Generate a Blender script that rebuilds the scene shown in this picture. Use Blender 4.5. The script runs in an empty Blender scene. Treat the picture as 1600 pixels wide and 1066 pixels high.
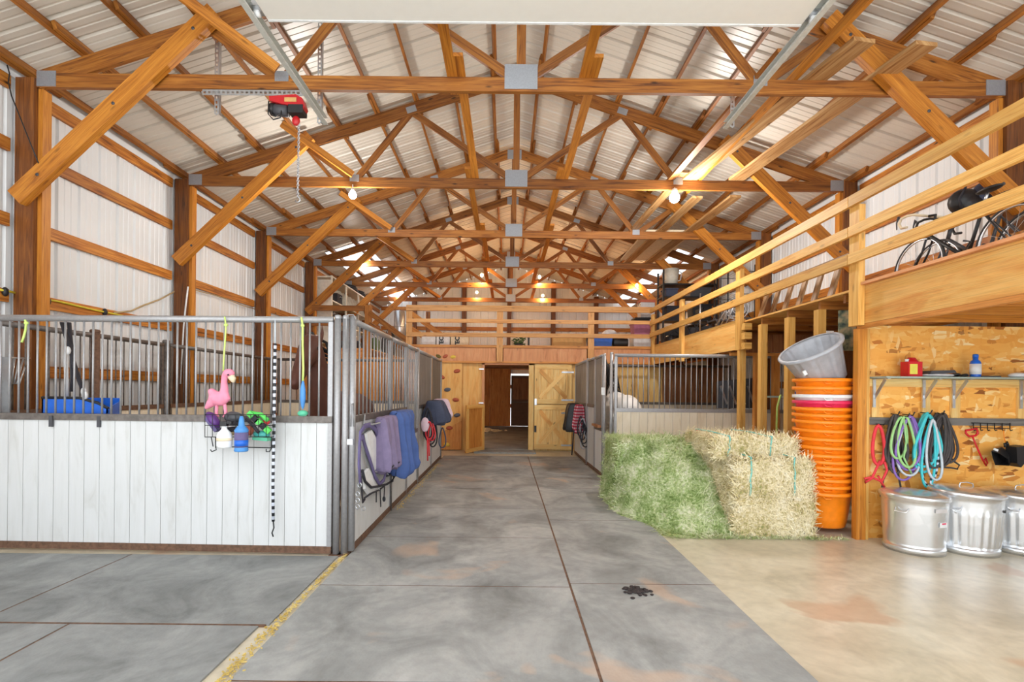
import bpy, math, random
from mathutils import Vector, Matrix
V = Vector
rng = random.Random(7)
PI = math.pi

# ------------------------------------------------------------------ camera
scene = bpy.context.scene
COL = scene.collection
F = 760.0          # focal length in pixels of the 1600 px wide picture
CX, CY = 791.0, 610.0
ROLL = 0.0095
EYE = 1.5
cam_data = bpy.data.cameras.new('camera')
cam_data.sensor_width = 36.0
cam_data.sensor_fit = 'HORIZONTAL'
cam_data.lens = F / 1600.0 * 36.0
cam_data.shift_x = (800.0 - CX) / 1600.0
cam_data.shift_y = (CY - 533.0) / 1600.0
cam_data.clip_start = 0.05
cam_data.clip_end = 200
cam = bpy.data.objects.new('camera', cam_data)
COL.objects.link(cam)
cam.matrix_world = Matrix.Translation((0, 0, EYE)) @ Matrix.Rotation(PI / 2, 4, 'X') @ Matrix.Rotation(ROLL, 4, 'Z')
scene.camera = cam

# ------------------------------------------------------------------ sky, exposure
SKY = 2.1
EXPOSURE = 0.6
world = bpy.data.worlds.new('sky')
scene.world = world
world.use_nodes = True
wn = world.node_tree
wn.nodes['Background'].inputs['Color'].default_value = (0.88, 0.94, 1.0, 1)
wn.nodes['Background'].inputs['Strength'].default_value = SKY
scene.view_settings.view_transform = 'Standard'
scene.view_settings.look = 'None'
scene.view_settings.gamma = 1.0
scene.view_settings.use_curve_mapping = False
scene.view_settings.exposure = EXPOSURE

sun_d = bpy.data.lights.new('sun', 'SUN')
sun_d.energy = 6.0
sun_d.color = (1.0, 0.98, 0.95)
sun_d.angle = 0.02
sun = bpy.data.objects.new('sun', sun_d)      # high on the right, lighting the yard before the open front
COL.objects.link(sun)
sun.rotation_euler = Vector((-0.5, -0.22, -0.84)).to_track_quat('-Z', 'Y').to_euler()

# barn dimensions
XL, XR, XC = -5.17, 5.43, 0.13       # inner post faces, centre line
WL, WR = -5.42, 5.68                 # metal wall planes
Y0, YB = 0.3, 20.65                  # open front, back wall
TR_Y = [5.35 + 2.55 * i for i in range(6)]
CH_Z = 4.774                          # underside of bottom chords
SLOPE = 1.0 / 3.0
def roof_z(x):                        # upper face of the top chords
    return 4.95 + SLOPE * (5.3 - abs(x - XC))

def P(px, py, y):
    """the point of the barn at depth y that shows at pixel px, py"""
    dx, dy = px - CX, py - CY
    u = dx * math.cos(ROLL) + dy * math.sin(ROLL)
    v = -dx * math.sin(ROLL) + dy * math.cos(ROLL)
    return V((u / F * y, y, EYE - v / F * y))

# ------------------------------------------------------------------ materials
def lin(r, g, b):
    f = lambda c: (c / 255 / 12.92) if c / 255 <= 0.04045 else ((c / 255 + 0.055) / 1.055) ** 2.4
    return (f(r), f(g), f(b), 1)

class N:
    def __init__(self, name):
        self.m = bpy.data.materials.new(name)
        self.m.use_nodes = True
        self.t = self.m.node_tree
        self.b = self.t.nodes['Principled BSDF']
    def n(self, kind, **kw):
        x = self.t.nodes.new(kind)
        for k, v in kw.items():
            if hasattr(x, k) and k not in x.inputs.keys():
                setattr(x, k, v)
            else:
                x.inputs[k].default_value = v
        return x
    def l(self, a, b):
        self.t.links.new(a, b)
    def ramp(self, src, stops):
        r = self.t.nodes.new('ShaderNodeValToRGB')
        el = r.color_ramp.elements
        while len(el) < len(stops):
            el.new(0.5)
        for e, (p, c) in zip(el, stops):
            e.position = p
            e.color = c
        self.l(src, r.inputs[0])
        return r.outputs[0]
    def mix(self, fac, a, b, mode='MIX'):
        x = self.t.nodes.new('ShaderNodeMix')
        x.data_type = 'RGBA'
        x.blend_type = mode
        for s, v in ((0, fac), (6, a), (7, b)):
            if hasattr(v, 'is_linked'):
                self.l(v, x.inputs[s])
            else:
                x.inputs[s].default_value = v
        return x.outputs[2]
    def bump(self, h, strength, dist=0.01):
        x = self.t.nodes.new('ShaderNodeBump')
        x.inputs['Strength'].default_value = strength
        x.inputs['Distance'].default_value = dist
        self.l(h, x.inputs['Height'])
        self.l(x.outputs[0], self.b.inputs['Normal'])

def plain(name, rgb, rough=0.5, metal=0.0, var=0.12, scale=14.0, emit=None, strength=0.0, bump=0.0):
    """one colour with a little wear"""
    q = N(name)
    c = lin(*rgb)
    d = tuple(x * (1 - var) for x in c[:3]) + (1,)
    tc = q.n('ShaderNodeTexCoord')
    no = q.n('ShaderNodeTexNoise', Scale=scale, Detail=4.0)
    q.l(tc.outputs['Object'], no.inputs['Vector'])
    q.l(q.ramp(no.outputs[0], [(0.35, d), (0.65, c)]), q.b.inputs['Base Color'])
    q.b.inputs['Roughness'].default_value = rough
    q.b.inputs['Metallic'].default_value = metal
    if bump:
        q.bump(no.outputs[0], bump)
    if emit:
        q.b.inputs['Emission Color'].default_value = lin(*emit)
        q.b.inputs['Emission Strength'].default_value = strength
    return q.m

def wood(name, light, mid, dark, rough=0.55, knots=0.5, along=1.0, across=1.0, streak=0.7):
    q = N(name)
    uv = q.n('ShaderNodeUVMap')
    mp = q.n('ShaderNodeMapping')
    mp.inputs['Scale'].default_value = (0.9 * along, 16 * across, 1)
    q.l(uv.outputs[0], mp.inputs[0])
    n1 = q.n('ShaderNodeTexNoise', Scale=1.6, Detail=5.0, Roughness=0.6, Distortion=1.1)
    q.l(mp.outputs[0], n1.inputs['Vector'])
    base = q.ramp(n1.outputs[0], [(0.28, lin(*dark)), (0.46, lin(*mid)), (0.68, lin(*light))])
    mp2 = q.n('ShaderNodeMapping')
    mp2.inputs['Scale'].default_value = (2.2, 130, 1)
    q.l(uv.outputs[0], mp2.inputs[0])
    n2 = q.n('ShaderNodeTexNoise', Scale=1.0, Detail=3.0)
    q.l(mp2.outputs[0], n2.inputs['Vector'])
    fine = q.ramp(n2.outputs[0], [(0.3, (0.72, 0.72, 0.72, 1)), (0.62, (1, 1, 1, 1))])
    base = q.mix(streak, base, fine, 'MULTIPLY')
    mp3 = q.n('ShaderNodeMapping')
    mp3.inputs['Scale'].default_value = (2.3, 7.5, 1)
    q.l(uv.outputs[0], mp3.inputs[0])
    vo = q.n('ShaderNodeTexVoronoi', Scale=1.0)
    q.l(mp3.outputs[0], vo.inputs['Vector'])
    kn = q.ramp(vo.outputs['Distance'], [(0.05, (knots, knots, knots, 1)), (0.13, (0, 0, 0, 1))])
    base = q.mix(kn, base, tuple(x * 0.28 for x in lin(*dark)[:3]) + (1,))
    oi = q.n('ShaderNodeObjectInfo')
    hv = q.ramp(oi.outputs['Random'], [(0.0, (0.8, 0.78, 0.74, 1)), (1.0, (1.08, 1.08, 1.1, 1))])
    base = q.mix(1.0, base, hv, 'MULTIPLY')
    q.l(base, q.b.inputs['Base Color'])
    q.b.inputs['Roughness'].default_value = rough
    q.bump(n2.outputs[0], 0.25, 0.003)
    return q.m

M = {}
M['truss'] = wood('truss_timber', (178, 116, 46), (146, 86, 26), (84, 42, 10), knots=0.9)
M['girt'] = wood('girt_timber', (222, 152, 62), (184, 108, 32), (88, 42, 10), knots=1.0)
M['post'] = wood('post_timber', (146, 88, 32), (112, 62, 20), (62, 32, 10), knots=0.6)
M['honey'] = wood('brace_timber', (220, 148, 54), (196, 122, 36), (142, 78, 20), knots=0.5)
M['pine'] = wood('rail_pine', (244, 196, 112), (234, 176, 88), (204, 136, 54), knots=0.45)
M['rear_rail'] = wood('rear_rail_timber', (234, 178, 110), (222, 158, 88), (184, 116, 54), knots=0.6)
M['plank'] = wood('stored_plank_wood', (214, 176, 124), (190, 142, 88), (138, 88, 46), knots=0.8)
M['ply'] = wood('plywood_yellow', (250, 202, 122), (244, 182, 96), (228, 150, 66), knots=0.3, across=0.25, along=0.7)
M['pinkply'] = wood('plywood_pink', (236, 170, 116), (224, 152, 98), (196, 122, 72), knots=0.45, across=0.3)
M['knotty'] = wood('knotty_pine_board', (255, 222, 150), (250, 202, 120), (232, 168, 84), knots=0.85, across=0.5)
M['brown'] = wood('brown_board', (190, 132, 84), (164, 106, 64), (116, 70, 40), knots=0.6, across=0.5)
M['orange_board'] = wood('orange_board', (236, 166, 84), (220, 142, 62), (178, 104, 44), knots=0.7, across=0.5)
M['grey_board'] = wood('grey_board', (150, 146, 140), (124, 120, 116), (92, 88, 84), knots=0.5, across=0.6)
M['old_rung'] = wood('weathered_rung_wood', (186, 150, 104), (150, 114, 76), (96, 70, 46))
M['white_board'] = wood('white_painted_board', (210, 210, 208), (206, 206, 203), (194, 193, 188), rough=0.45, knots=0.04, across=0.3, streak=0.08)
M['cream_board'] = wood('cream_painted_board', (240, 228, 206), (234, 220, 194), (218, 200, 168), rough=0.5, knots=0.2, across=0.3, streak=0.15)

def metal_sheet(name, rgb, rough=0.38):
    q = N(name)
    tc = q.n('ShaderNodeTexCoord')
    no = q.n('ShaderNodeTexNoise', Scale=1.3, Detail=3.0)
    q.l(tc.outputs['Object'], no.inputs['Vector'])
    c = lin(*rgb)
    q.l(q.ramp(no.outputs[0], [(0.3, tuple(x * 0.93 for x in c[:3]) + (1,)), (0.7, c)]), q.b.inputs['Base Color'])
    q.b.inputs['Roughness'].default_value = rough
    return q.m
M['wall_metal'] = metal_sheet('ribbed_wall_sheet', (232, 233, 232))
M['roof_metal'] = metal_sheet('ribbed_roof_sheet', (208, 200, 187))
q = N('translucent_roof_sheet')
tr = q.n('ShaderNodeBsdfTranslucent')
tr.inputs[0].default_value = (0.34, 0.36, 0.38, 1)
q.l(tr.outputs[0], q.t.nodes['Material Output'].inputs[0])
M['skylight'] = q.m

def galv(name, rgb=(200, 203, 206), rough=0.32, metal=0.85, scale=26):
    q = N(name)
    tc = q.n('ShaderNodeTexCoord')
    vo = q.n('ShaderNodeTexVoronoi', Scale=scale)
    q.l(tc.outputs['Object'], vo.inputs['Vector'])
    c = lin(*rgb)
    q.l(q.ramp(vo.outputs['Color'], [(0.2, tuple(x * 0.9 for x in c[:3]) + (1,)), (0.8, c)]), q.b.inputs['Base Color'])
    q.b.inputs['Metallic'].default_value = metal
    q.b.inputs['Roughness'].default_value = rough
    return q.m
M['track'] = galv('pale_track_steel', (206, 206, 198), 0.5, 0.15, 40)
M['galv'] = galv('galvanised_steel')
M['can'] = galv('bright_galvanised_can', (236, 238, 240), 0.27, 0.85, 9)
M['pipe'] = galv('stall_pipe', (170, 168, 168), 0.42, 0.45, 60)
M['darkpipe'] = plain('weathered_stall_pipe', (126, 118, 112), 0.5, 0.5, 0.35, 22)
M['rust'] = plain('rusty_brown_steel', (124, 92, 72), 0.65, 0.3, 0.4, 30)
M['plate'] = galv('truss_plate_steel', (168, 172, 178), 0.45, 0.55, 90)
M['osb'] = None
q = N('oriented_strand_board')
tc = q.n('ShaderNodeTexCoord')
cols = []
for k, (sx, sz, rot) in enumerate(((8, 24, 0.35), (7, 26, -0.5), (22, 9, 0.25))):
    mp = q.n('ShaderNodeMapping')
    mp.inputs['Rotation'].default_value = (0, rot, 0)
    mp.inputs['Scale'].default_value = (sx, 1, sz)
    mp.inputs['Location'].default_value = (k * 3.1, 0, k * 1.7)
    q.l(tc.outputs['Object'], mp.inputs[0])
    wob = q.n('ShaderNodeTexNoise', Scale=0.6, Detail=2.0)
    q.l(mp.outputs[0], wob.inputs['Vector'])
    ad = q.n('ShaderNodeMixRGB', blend_type='ADD', Fac=0.9)
    q.l(mp.outputs[0], ad.inputs[1]); q.l(wob.outputs[1], ad.inputs[2])
    vo = q.n('ShaderNodeTexVoronoi', Scale=1.0)
    q.l(ad.outputs[0], vo.inputs['Vector'])
    sep = q.n('ShaderNodeSeparateColor')
    q.l(vo.outputs['Color'], sep.inputs[0])
    cols.append((q.ramp(sep.outputs[0], [(0.0, lin(150, 86, 28)), (0.05, lin(196, 118, 42)), (0.13, lin(242, 166, 70)), (0.75, lin(250, 186, 92)), (0.92, lin(252, 200, 116)), (1.0, lin(255, 226, 168))]), sep.outputs[1]))
c = cols[0][0]
for k in (1, 2):
    st = q.ramp(cols[k][1], [(0.7, (0, 0, 0, 1)), (0.72, (0.8, 0.8, 0.8, 1))])
    c = q.mix(st, c, cols[k][0])
q.l(c, q.b.inputs['Base Color'])
q.b.inputs['Roughness'].default_value = 0.5
M['osb'] = q.m

def ground_mat(name, cols, scale, rough, stain=None, grid=0.0, rough_var=0.0):
    q = N(name)
    tc = q.n('ShaderNodeTexCoord')
    ge = q.n('ShaderNodeNewGeometry')
    n1 = q.n('ShaderNodeTexNoise', Scale=scale, Detail=8.0, Roughness=0.62, Distortion=0.8)
    q.l(ge.outputs['Position'], n1.inputs['Vector'])
    base = q.ramp(n1.outputs[0], [(0.3, lin(*cols[0])), (0.5, lin(*cols[1])), (0.7, lin(*cols[2]))])
    n2 = q.n('ShaderNodeTexNoise', Scale=scale * 9, Detail=4.0)
    q.l(ge.outputs['Position'], n2.inputs['Vector'])
    sp = q.ramp(n2.outputs[0], [(0.3, (0.84, 0.84, 0.84, 1)), (0.6, (1, 1, 1, 1))])
    base = q.mix(0.8, base, sp, 'MULTIPLY')
    if stain:
        n3 = q.n('ShaderNodeTexNoise', Scale=1.25, Detail=3.0, Distortion=0.6)
        mp = q.n('ShaderNodeMapping')
        mp.inputs['Location'].default_value = (3.3, 1.9, 0)
        q.l(ge.outputs['Position'], mp.inputs[0]); q.l(mp.outputs[0], n3.inputs['Vector'])
        st = q.ramp(n3.outputs[0], [(0.62, (0, 0, 0, 1)), (0.68, (0.55, 0.55, 0.55, 1))])
        base = q.mix(st, base, lin(*stain))
    q.l(base, q.b.inputs['Base Color'])
    q.b.inputs['Roughness'].default_value = rough
    if rough_var:
        rr = q.ramp(n1.outputs[0], [(0.35, (rough - rough_var,) * 3 + (1,)), (0.65, (rough + rough_var,) * 3 + (1,))])
        q.l(rr, q.b.inputs['Roughness'])
    if grid:
        w = q.n('ShaderNodeTexVoronoi', Scale=55.0)
        q.l(ge.outputs['Position'], w.inputs['Vector'])
        q.bump(w.outputs['Distance'], grid, 0.003)
    else:
        q.bump(n2.outputs[0], 0.12, 0.004)
    return q.m
M['concrete'] = ground_mat('sealed_concrete', ((176, 164, 140), (204, 192, 168), (222, 212, 190)), 1.4, 0.3, (186, 142, 108))
M['mat'] = ground_mat('rubber_stall_mat', ((118, 118, 115), (150, 150, 147), (178, 176, 171)), 1.6, 0.62, (190, 158, 132), 0.35)
M['mat_dark'] = ground_mat('dark_rubber_mat', ((106, 107, 105), (138, 139, 137), (160, 160, 157)), 1.6, 0.65, None, 0.35)
M['dirt'] = ground_mat('packed_gravel', ((222, 222, 220), (232, 232, 230), (240, 240, 238)), 2.0, 0.9)

def hay_mat(name, a, b, c):
    q = N(name)
    tc = q.n('ShaderNodeTexCoord')
    no = q.n('ShaderNodeTexNoise', Scale=7.0, Detail=6.0, Roughness=0.7)
    q.l(tc.outputs['Object'], no.inputs['Vector'])
    q.l(q.ramp(no.outputs[0], [(0.33, lin(*a)), (0.5, lin(*b)), (0.66, lin(*c))]), q.b.inputs['Base Color'])
    q.b.inputs['Roughness'].default_value = 0.8
    q.bump(no.outputs[0], 0.6, 0.03)
    return q.m
M['hay_green'] = hay_mat('green_hay', (110, 122, 52), (150, 160, 86), (190, 194, 128))
M['hay_tan'] = hay_mat('tan_hay', (164, 146, 86), (212, 194, 138), (236, 222, 176))
def stem_mat(name, stops):
    q = N(name)
    tc = q.n('ShaderNodeTexCoord')
    no = q.n('ShaderNodeTexNoise', Scale=34.0, Detail=3.0, Roughness=0.6)
    q.l(tc.outputs['Object'], no.inputs['Vector'])
    big = q.n('ShaderNodeTexNoise', Scale=4.5, Detail=3.0, Roughness=0.6)
    q.l(tc.outputs['Object'], big.inputs['Vector'])
    mx = q.n('ShaderNodeMix', data_type='FLOAT')
    mx.inputs[0].default_value = 0.5
    q.l(no.outputs[0], mx.inputs[2]); q.l(big.outputs[0], mx.inputs[3])
    q.l(q.ramp(mx.outputs[0], stops), q.b.inputs['Base Color'])
    q.b.inputs['Roughness'].default_value = 0.75
    return q.m
M['stem_green'] = stem_mat('green_hay_stems', [(0.36, lin(108, 132, 60)), (0.45, lin(158, 180, 108)), (0.525, lin(204, 214, 158)), (0.62, lin(240, 238, 212))])
M['stem_tan'] = stem_mat('tan_hay_stems', [(0.34, lin(150, 158, 92)), (0.43, lin(206, 188, 130)), (0.52, lin(246, 232, 192)), (0.66, lin(252, 244, 220))])
M['straw'] = hay_mat('spilled_feed', (170, 140, 70), (206, 178, 96), (226, 204, 140))

for nm, rgb, ro in (('black', (34, 33, 34), 0.5), ('rubber', (40, 40, 42), 0.75), ('dark_grey', (74, 74, 78), 0.5), ('white_plastic', (240, 240, 238), 0.35),
    ('orange_plastic', (255, 140, 20), 0.38), ('pink_plastic', (232, 46, 92), 0.38), ('blue_plastic', (34, 106, 214), 0.35), ('red_plastic', (214, 26, 36), 0.35),
    ('red_paint', (196, 30, 36), 0.4), ('grey_plastic', (182, 184, 190), 0.4), ('yellow_label', (240, 226, 90), 0.5), ('paper', (238, 238, 236), 0.6),
    ('flamingo', (248, 150, 174), 0.95), ('cream', (240, 222, 188), 0.8), ('purple_cloth', (108, 98, 140), 0.95), ('lilac_cloth', (138, 124, 156), 0.95),
    ('navy_cloth', (70, 76, 98), 0.8), ('blue_cloth', (72, 98, 158), 0.7), ('fleece', (226, 224, 222), 1.0), ('red_rope', (232, 62, 70), 0.8),
    ('black_rope', (78, 72, 70), 0.85), ('purple_rope', (146, 110, 190), 0.8), ('lime_rope', (166, 216, 140), 0.8), ('teal_rope', (78, 206, 212), 0.8),
    ('white_rope', (206, 214, 220), 0.8), ('twine', (130, 206, 196), 0.8), ('lime_twine', (214, 240, 130), 0.8), ('yellow_cord', (228, 208, 60), 0.6),
    ('tan_cord', (190, 164, 120), 0.8), ('tan_box', (214, 168, 104), 0.8), ('purple_bin', (178, 104, 132), 0.5), ('purple_plastic', (96, 50, 128), 0.4),
    ('green_rubber', (90, 190, 150), 0.5), ('lime_plastic', (92, 214, 92), 0.5), ('blue_soft', (78, 146, 214), 0.5), ('leaf', (78, 104, 52), 0.7),
    ('cream_steel', (226, 218, 200), 0.5), ('door_panel', (236, 231, 222), 0.45), ('black_hair', (30, 26, 26), 0.9), ('salmon', (200, 110, 82), 0.7),
    ('dung', (56, 46, 44), 0.95), ('pink_cloth', (236, 206, 216), 0.85), ('tire', (58, 56, 56), 0.7), ('bay', (92, 50, 36), 0.6), ('teal_plastic', (70, 170, 160), 0.5),
    ('hold_red', (190, 96, 66), 0.7), ('hold_grey', (100, 104, 116), 0.7), ('hold_yellow', (236, 200, 80), 0.7), ('hold_olive', (110, 100, 50), 0.7),
    ('silver', (206, 208, 212), 0.3), ('shelf_green', (160, 172, 160), 0.4), ('strap', (46, 44, 50), 0.8), ('door_brown', (120, 92, 76), 0.7)):
    M[nm] = plain(nm, rgb, ro, 0.9 if nm == 'silver' else 0.0, 0.02 if nm == 'door_panel' else 0.14)
M['clear_plastic'] = plain('cloudy_plastic', (206, 200, 196), 0.3)
q = N('red_plaid_cloth')
tc = q.n('ShaderNodeTexCoord')
w1 = q.n('ShaderNodeTexWave', Scale=5.0, bands_direction='Z'); w2 = q.n('ShaderNodeTexWave', Scale=5.0, bands_direction='Y')
for w in (w1, w2):
    q.l(tc.outputs['Object'], w.inputs['Vector'])
a = q.ramp(w1.outputs[0], [(0.5, lin(206, 50, 74)), (0.56, lin(240, 190, 200))])
q.l(q.mix(q.ramp(w2.outputs[0], [(0.45, (0, 0, 0, 1)), (0.55, (0.6, 0.6, 0.6, 1))]), a, lin(90, 20, 36)), q.b.inputs['Base Color'])
q.b.inputs['Roughness'].default_value = 0.9
M['plaid'] = q.m
q = N('piebald_coat')
tc = q.n('ShaderNodeTexCoord')
no = q.n('ShaderNodeTexNoise', Scale=1.15, Detail=2.0, Distortion=0.3)
mp = q.n('ShaderNodeMapping'); mp.inputs['Location'].default_value = (0.4, 2.2, 0.3)
q.l(tc.outputs['Object'], mp.inputs[0]); q.l(mp.outputs[0], no.inputs['Vector'])
q.l(q.ramp(no.outputs[0], [(0.44, lin(44, 42, 44)), (0.46, lin(248, 246, 242))]), q.b.inputs['Base Color'])
q.b.inputs['Roughness'].default_value = 0.7
M['piebald'] = q.m
q = N('striped_cotton')
tc = q.n('ShaderNodeTexCoord')
w1 = q.n('ShaderNodeTexWave', Scale=5.2, bands_direction='Z')
q.l(tc.outputs['Object'], w1.inputs['Vector'])
q.l(q.ramp(w1.outputs[0], [(0.46, lin(40, 40, 44)), (0.54, lin(214, 218, 230))]), q.b.inputs['Base Color'])
M['stripe'] = q.m
q = N('mottled_print')
tc = q.n('ShaderNodeTexCoord')
no = q.n('ShaderNodeTexNoise', Scale=9.0, Detail=3.0)
q.l(tc.outputs['Object'], no.inputs['Vector'])
q.l(q.ramp(no.outputs[0], [(0.4, lin(70, 92, 88)), (0.5, lin(150, 160, 130)), (0.6, lin(206, 190, 150))]), q.b.inputs['Base Color'])
M['mottled'] = q.m
def bulb_mat(name, rgb, s):
    q = N(name)
    q.b.inputs['Emission Color'].default_value = lin(*rgb)
    q.b.inputs['Emission Strength'].default_value = s
    return q.m
M['bulb_white'] = bulb_mat('lit_white_bulb', (255, 250, 242), 60)
M['bulb_warm'] = bulb_mat('lit_warm_bulb', (255, 190, 110), 40)

# ------------------------------------------------------------------ mesh builder
class MB:
    def __init__(self):
        self.v, self.f, self.g, self.s = [], [], [], []
    def add(self, vs, fs, grain=None, smooth=False):
        o = len(self.v)
        self.v += [V(p) for p in vs]
        off = (rng.random() * 9, rng.random() * 9)
        for f in fs:
            self.f.append([i + o for i in f])
            self.g.append((grain, off))
            self.s.append(smooth)
        return self
    def box(self, c, s, rot=None, grain=None):
        c = V(c); R = rot.to_3x3() if rot else Matrix.Identity(3)
        h = V(s) / 2
        vs = [c + R @ V((x * h.x, y * h.y, z * h.z)) for x in (-1, 1) for y in (-1, 1) for z in (-1, 1)]
        fs = [(0, 1, 3, 2), (4, 6, 7, 5), (0, 4, 5, 1), (2, 3, 7, 6), (0, 2, 6, 4), (1, 5, 7, 3)]
        if grain is None:
            k = max(range(3), key=lambda i: h[i])
            grain = R @ V([1.0 if i == k else 0.0 for i in range(3)])
        return self.add(vs, fs, V(grain))
    def span(self, a, b, grain=None):
        a, b = V(a), V(b)
        return self.box((a + b) / 2, [abs(t) for t in (b - a)], None, grain)
    def beam(self, a, b, w, h, up=(0, 0, 1)):
        """a board from a to b: h along up, w across"""
        a, b = V(a), V(b)
        d = (b - a); L = d.length; d.normalize()
        side = d.cross(V(up)).normalized(); u = side.cross(d).normalized()
        R = Matrix((d, side, u)).transposed()
        return self.box((a + b) / 2, (L, w, h), R, d)
    def tube(self, pts, r, n=8, closed=False, smooth=True, cap=True):
        pts = [V(p) for p in pts]; m = len(pts)
        rs = r if isinstance(r, (list, tuple)) else [r] * m
        vs, fs = [], []
        up = None
        for i, p in enumerate(pts):
            a = pts[(i - 1) % m] if (closed or i > 0) else p
            b = pts[(i + 1) % m] if (closed or i < m - 1) else p
            d = (b - a)
            d = d.normalized() if d.length > 1e-9 else V((0, 0, 1))
            if up is None:
                up = V((0, 0, 1)) if abs(d.z) < 0.9 else V((1, 0, 0))
            s = d.cross(up)
            if s.length < 1e-6:
                s = d.cross(V((0.3, 1, 0.2)))
            s.normalize(); up = s.cross(d).normalized()
            rr = rs[i] if isinstance(rs[i], (tuple, list)) else (rs[i], rs[i])
            for k in range(n):
                t = 2 * PI * k / n
                vs.append(p + s * math.cos(t) * rr[0] + up * math.sin(t) * rr[1])
        for i in range(m if closed else m - 1):
            j = (i + 1) % m
            for k in range(n):
                l = (k + 1) % n
                fs.append((i * n + k, i * n + l, j * n + l, j * n + k))
        if cap and not closed:
            fs.append(tuple(range(n))[::-1]); fs.append(tuple((m - 1) * n + k for k in range(n)))
        return self.add(vs, fs, (pts[-1] - pts[0]).normalized() if (pts[-1] - pts[0]).length > 1e-6 else V((0, 0, 1)), smooth)
    def lathe(self, prof, c=(0, 0, 0), n=32, rot=None, rf=None, smooth=True):
        c = V(c); R = rot.to_3x3() if rot else Matrix.Identity(3)
        vs, fs = [], []
        for (r, z) in prof:
            for k in range(n):
                t = 2 * PI * k / n
                q = rf(t, z, r) if rf else r
                vs.append(c + R @ V((q * math.cos(t), q * math.sin(t), z)))
        for i in range(len(prof) - 1):
            for k in range(n):
                l = (k + 1) % n
                fs.append((i * n + k, i * n + l, (i + 1) * n + l, (i + 1) * n + k))
        return self.add(vs, fs, R @ V((0, 0, 1)), smooth)
    def ball(self, c, r, n=12, m=8, rot=None):
        r = r if isinstance(r, (tuple, list)) else (r, r, r)
        c = V(c); R = rot.to_3x3() if rot else Matrix.Identity(3)
        vs, fs = [], []
        for i in range(m + 1):
            a = PI * i / m - PI / 2
            for k in range(n):
                t = 2 * PI * k / n
                vs.append(c + R @ V((r[0] * math.cos(a) * math.cos(t), r[1] * math.cos(a) * math.sin(t), r[2] * math.sin(a))))
        for i in range(m):
            for k in range(n):
                l = (k + 1) % n
                fs.append((i * n + k, i * n + l, (i + 1) * n + l, (i + 1) * n + k))
        return self.add(vs, fs, V((0, 0, 1)), True)
    def ring(self, c, R, r, axis=(0, 0, 1), n=24, m=8):
        z = V(axis).normalized(); x = z.orthogonal().normalized(); y = z.cross(x)
        return self.tube([V(c) + (x * math.cos(2 * PI * k / n) + y * math.sin(2 * PI * k / n)) * R for k in range(n)], r, m, True)
    def prism(self, poly, off, grain=None):
        """a flat outline pushed along off"""
        off = V(off); n = len(poly)
        vs = [V(p) for p in poly] + [V(p) + off for p in poly]
        fs = [tuple(range(n))[::-1], tuple(range(n, 2 * n))] + [(k, (k + 1) % n, n + (k + 1) % n, n + k) for k in range(n)]
        return self.add(vs, fs, V(grain) if grain else off.normalized())
    def sheet(self, fn, nu, nv, thick=0.0):
        """a cloth: fn(u, v) in 0..1, given a thickness"""
        pts = [[V(fn(i / nu, j / nv)) for j in range(nv + 1)] for i in range(nu + 1)]
        def idx(i, j, k=0): return k * (nu + 1) * (nv + 1) + i * (nv + 1) + j
        vs = [p for row in pts for p in row]
        fs = [(idx(i, j), idx(i + 1, j), idx(i + 1, j + 1), idx(i, j + 1)) for i in range(nu) for j in range(nv)]
        if thick:
            back = []
            for i in range(nu + 1):
                for j in range(nv + 1):
                    a = pts[min(i + 1, nu)][j] - pts[max(i - 1, 0)][j]
                    b = pts[i][min(j + 1, nv)] - pts[i][max(j - 1, 0)]
                    nrm = a.cross(b)
                    back.append(pts[i][j] - (nrm.normalized() if nrm.length > 1e-12 else V((0, 0, 1))) * thick)
            vs += back
            fs += [(idx(i, j, 1), idx(i, j + 1, 1), idx(i + 1, j + 1, 1), idx(i + 1, j, 1)) for i in range(nu) for j in range(nv)]
            for i in range(nu):
                fs += [(idx(i, 0), idx(i, 0, 1), idx(i + 1, 0, 1), idx(i + 1, 0)), (idx(i, nv), idx(i + 1, nv), idx(i + 1, nv, 1), idx(i, nv, 1))]
            for j in range(nv):
                fs += [(idx(0, j), idx(0, j + 1), idx(0, j + 1, 1), idx(0, j, 1)), (idx(nu, j), idx(nu, j, 1), idx(nu, j + 1, 1), idx(nu, j + 1))]
        return self.add(vs, fs, V((0, 0, 1)), True)
    def mesh(self, name, m, org=V((0, 0, 0))):
        me = bpy.data.meshes.new(name)
        me.from_pydata([p - org for p in self.v], [], self.f)
        me.polygons.foreach_set('use_smooth', self.s)
        uv = me.uv_layers.new(name='UVMap')
        for p, (g, off) in zip(me.polygons, self.g):
            if g is None: g = V((0, 0, 1))
            w = g.cross(p.normal)
            if w.length < 1e-3:
                w = g.orthogonal()
            w.normalize()
            for li in p.loop_indices:
                co = me.vertices[me.loops[li].vertex_index].co
                uv.data[li].uv = (co.dot(g) + off[0], co.dot(w) + off[1])
        me.materials.append(m)
        me.update()
        return me
    def build(self, name, m, parent=None, org=None):
        """links the mesh; its origin is the thing's base, or org for a thing of one mesh"""
        m = M[m] if isinstance(m, str) else m
        if parent is not None:
            o0 = world_loc(parent)
        else:
            o0 = V(org) if org is not None else base_of(self.v)
        o = bpy.data.objects.new(name, self.mesh(name, m, o0))
        COL.objects.link(o)
        if parent is not None:
            o.parent = parent
        else:
            o.location = o0
        return o

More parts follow.
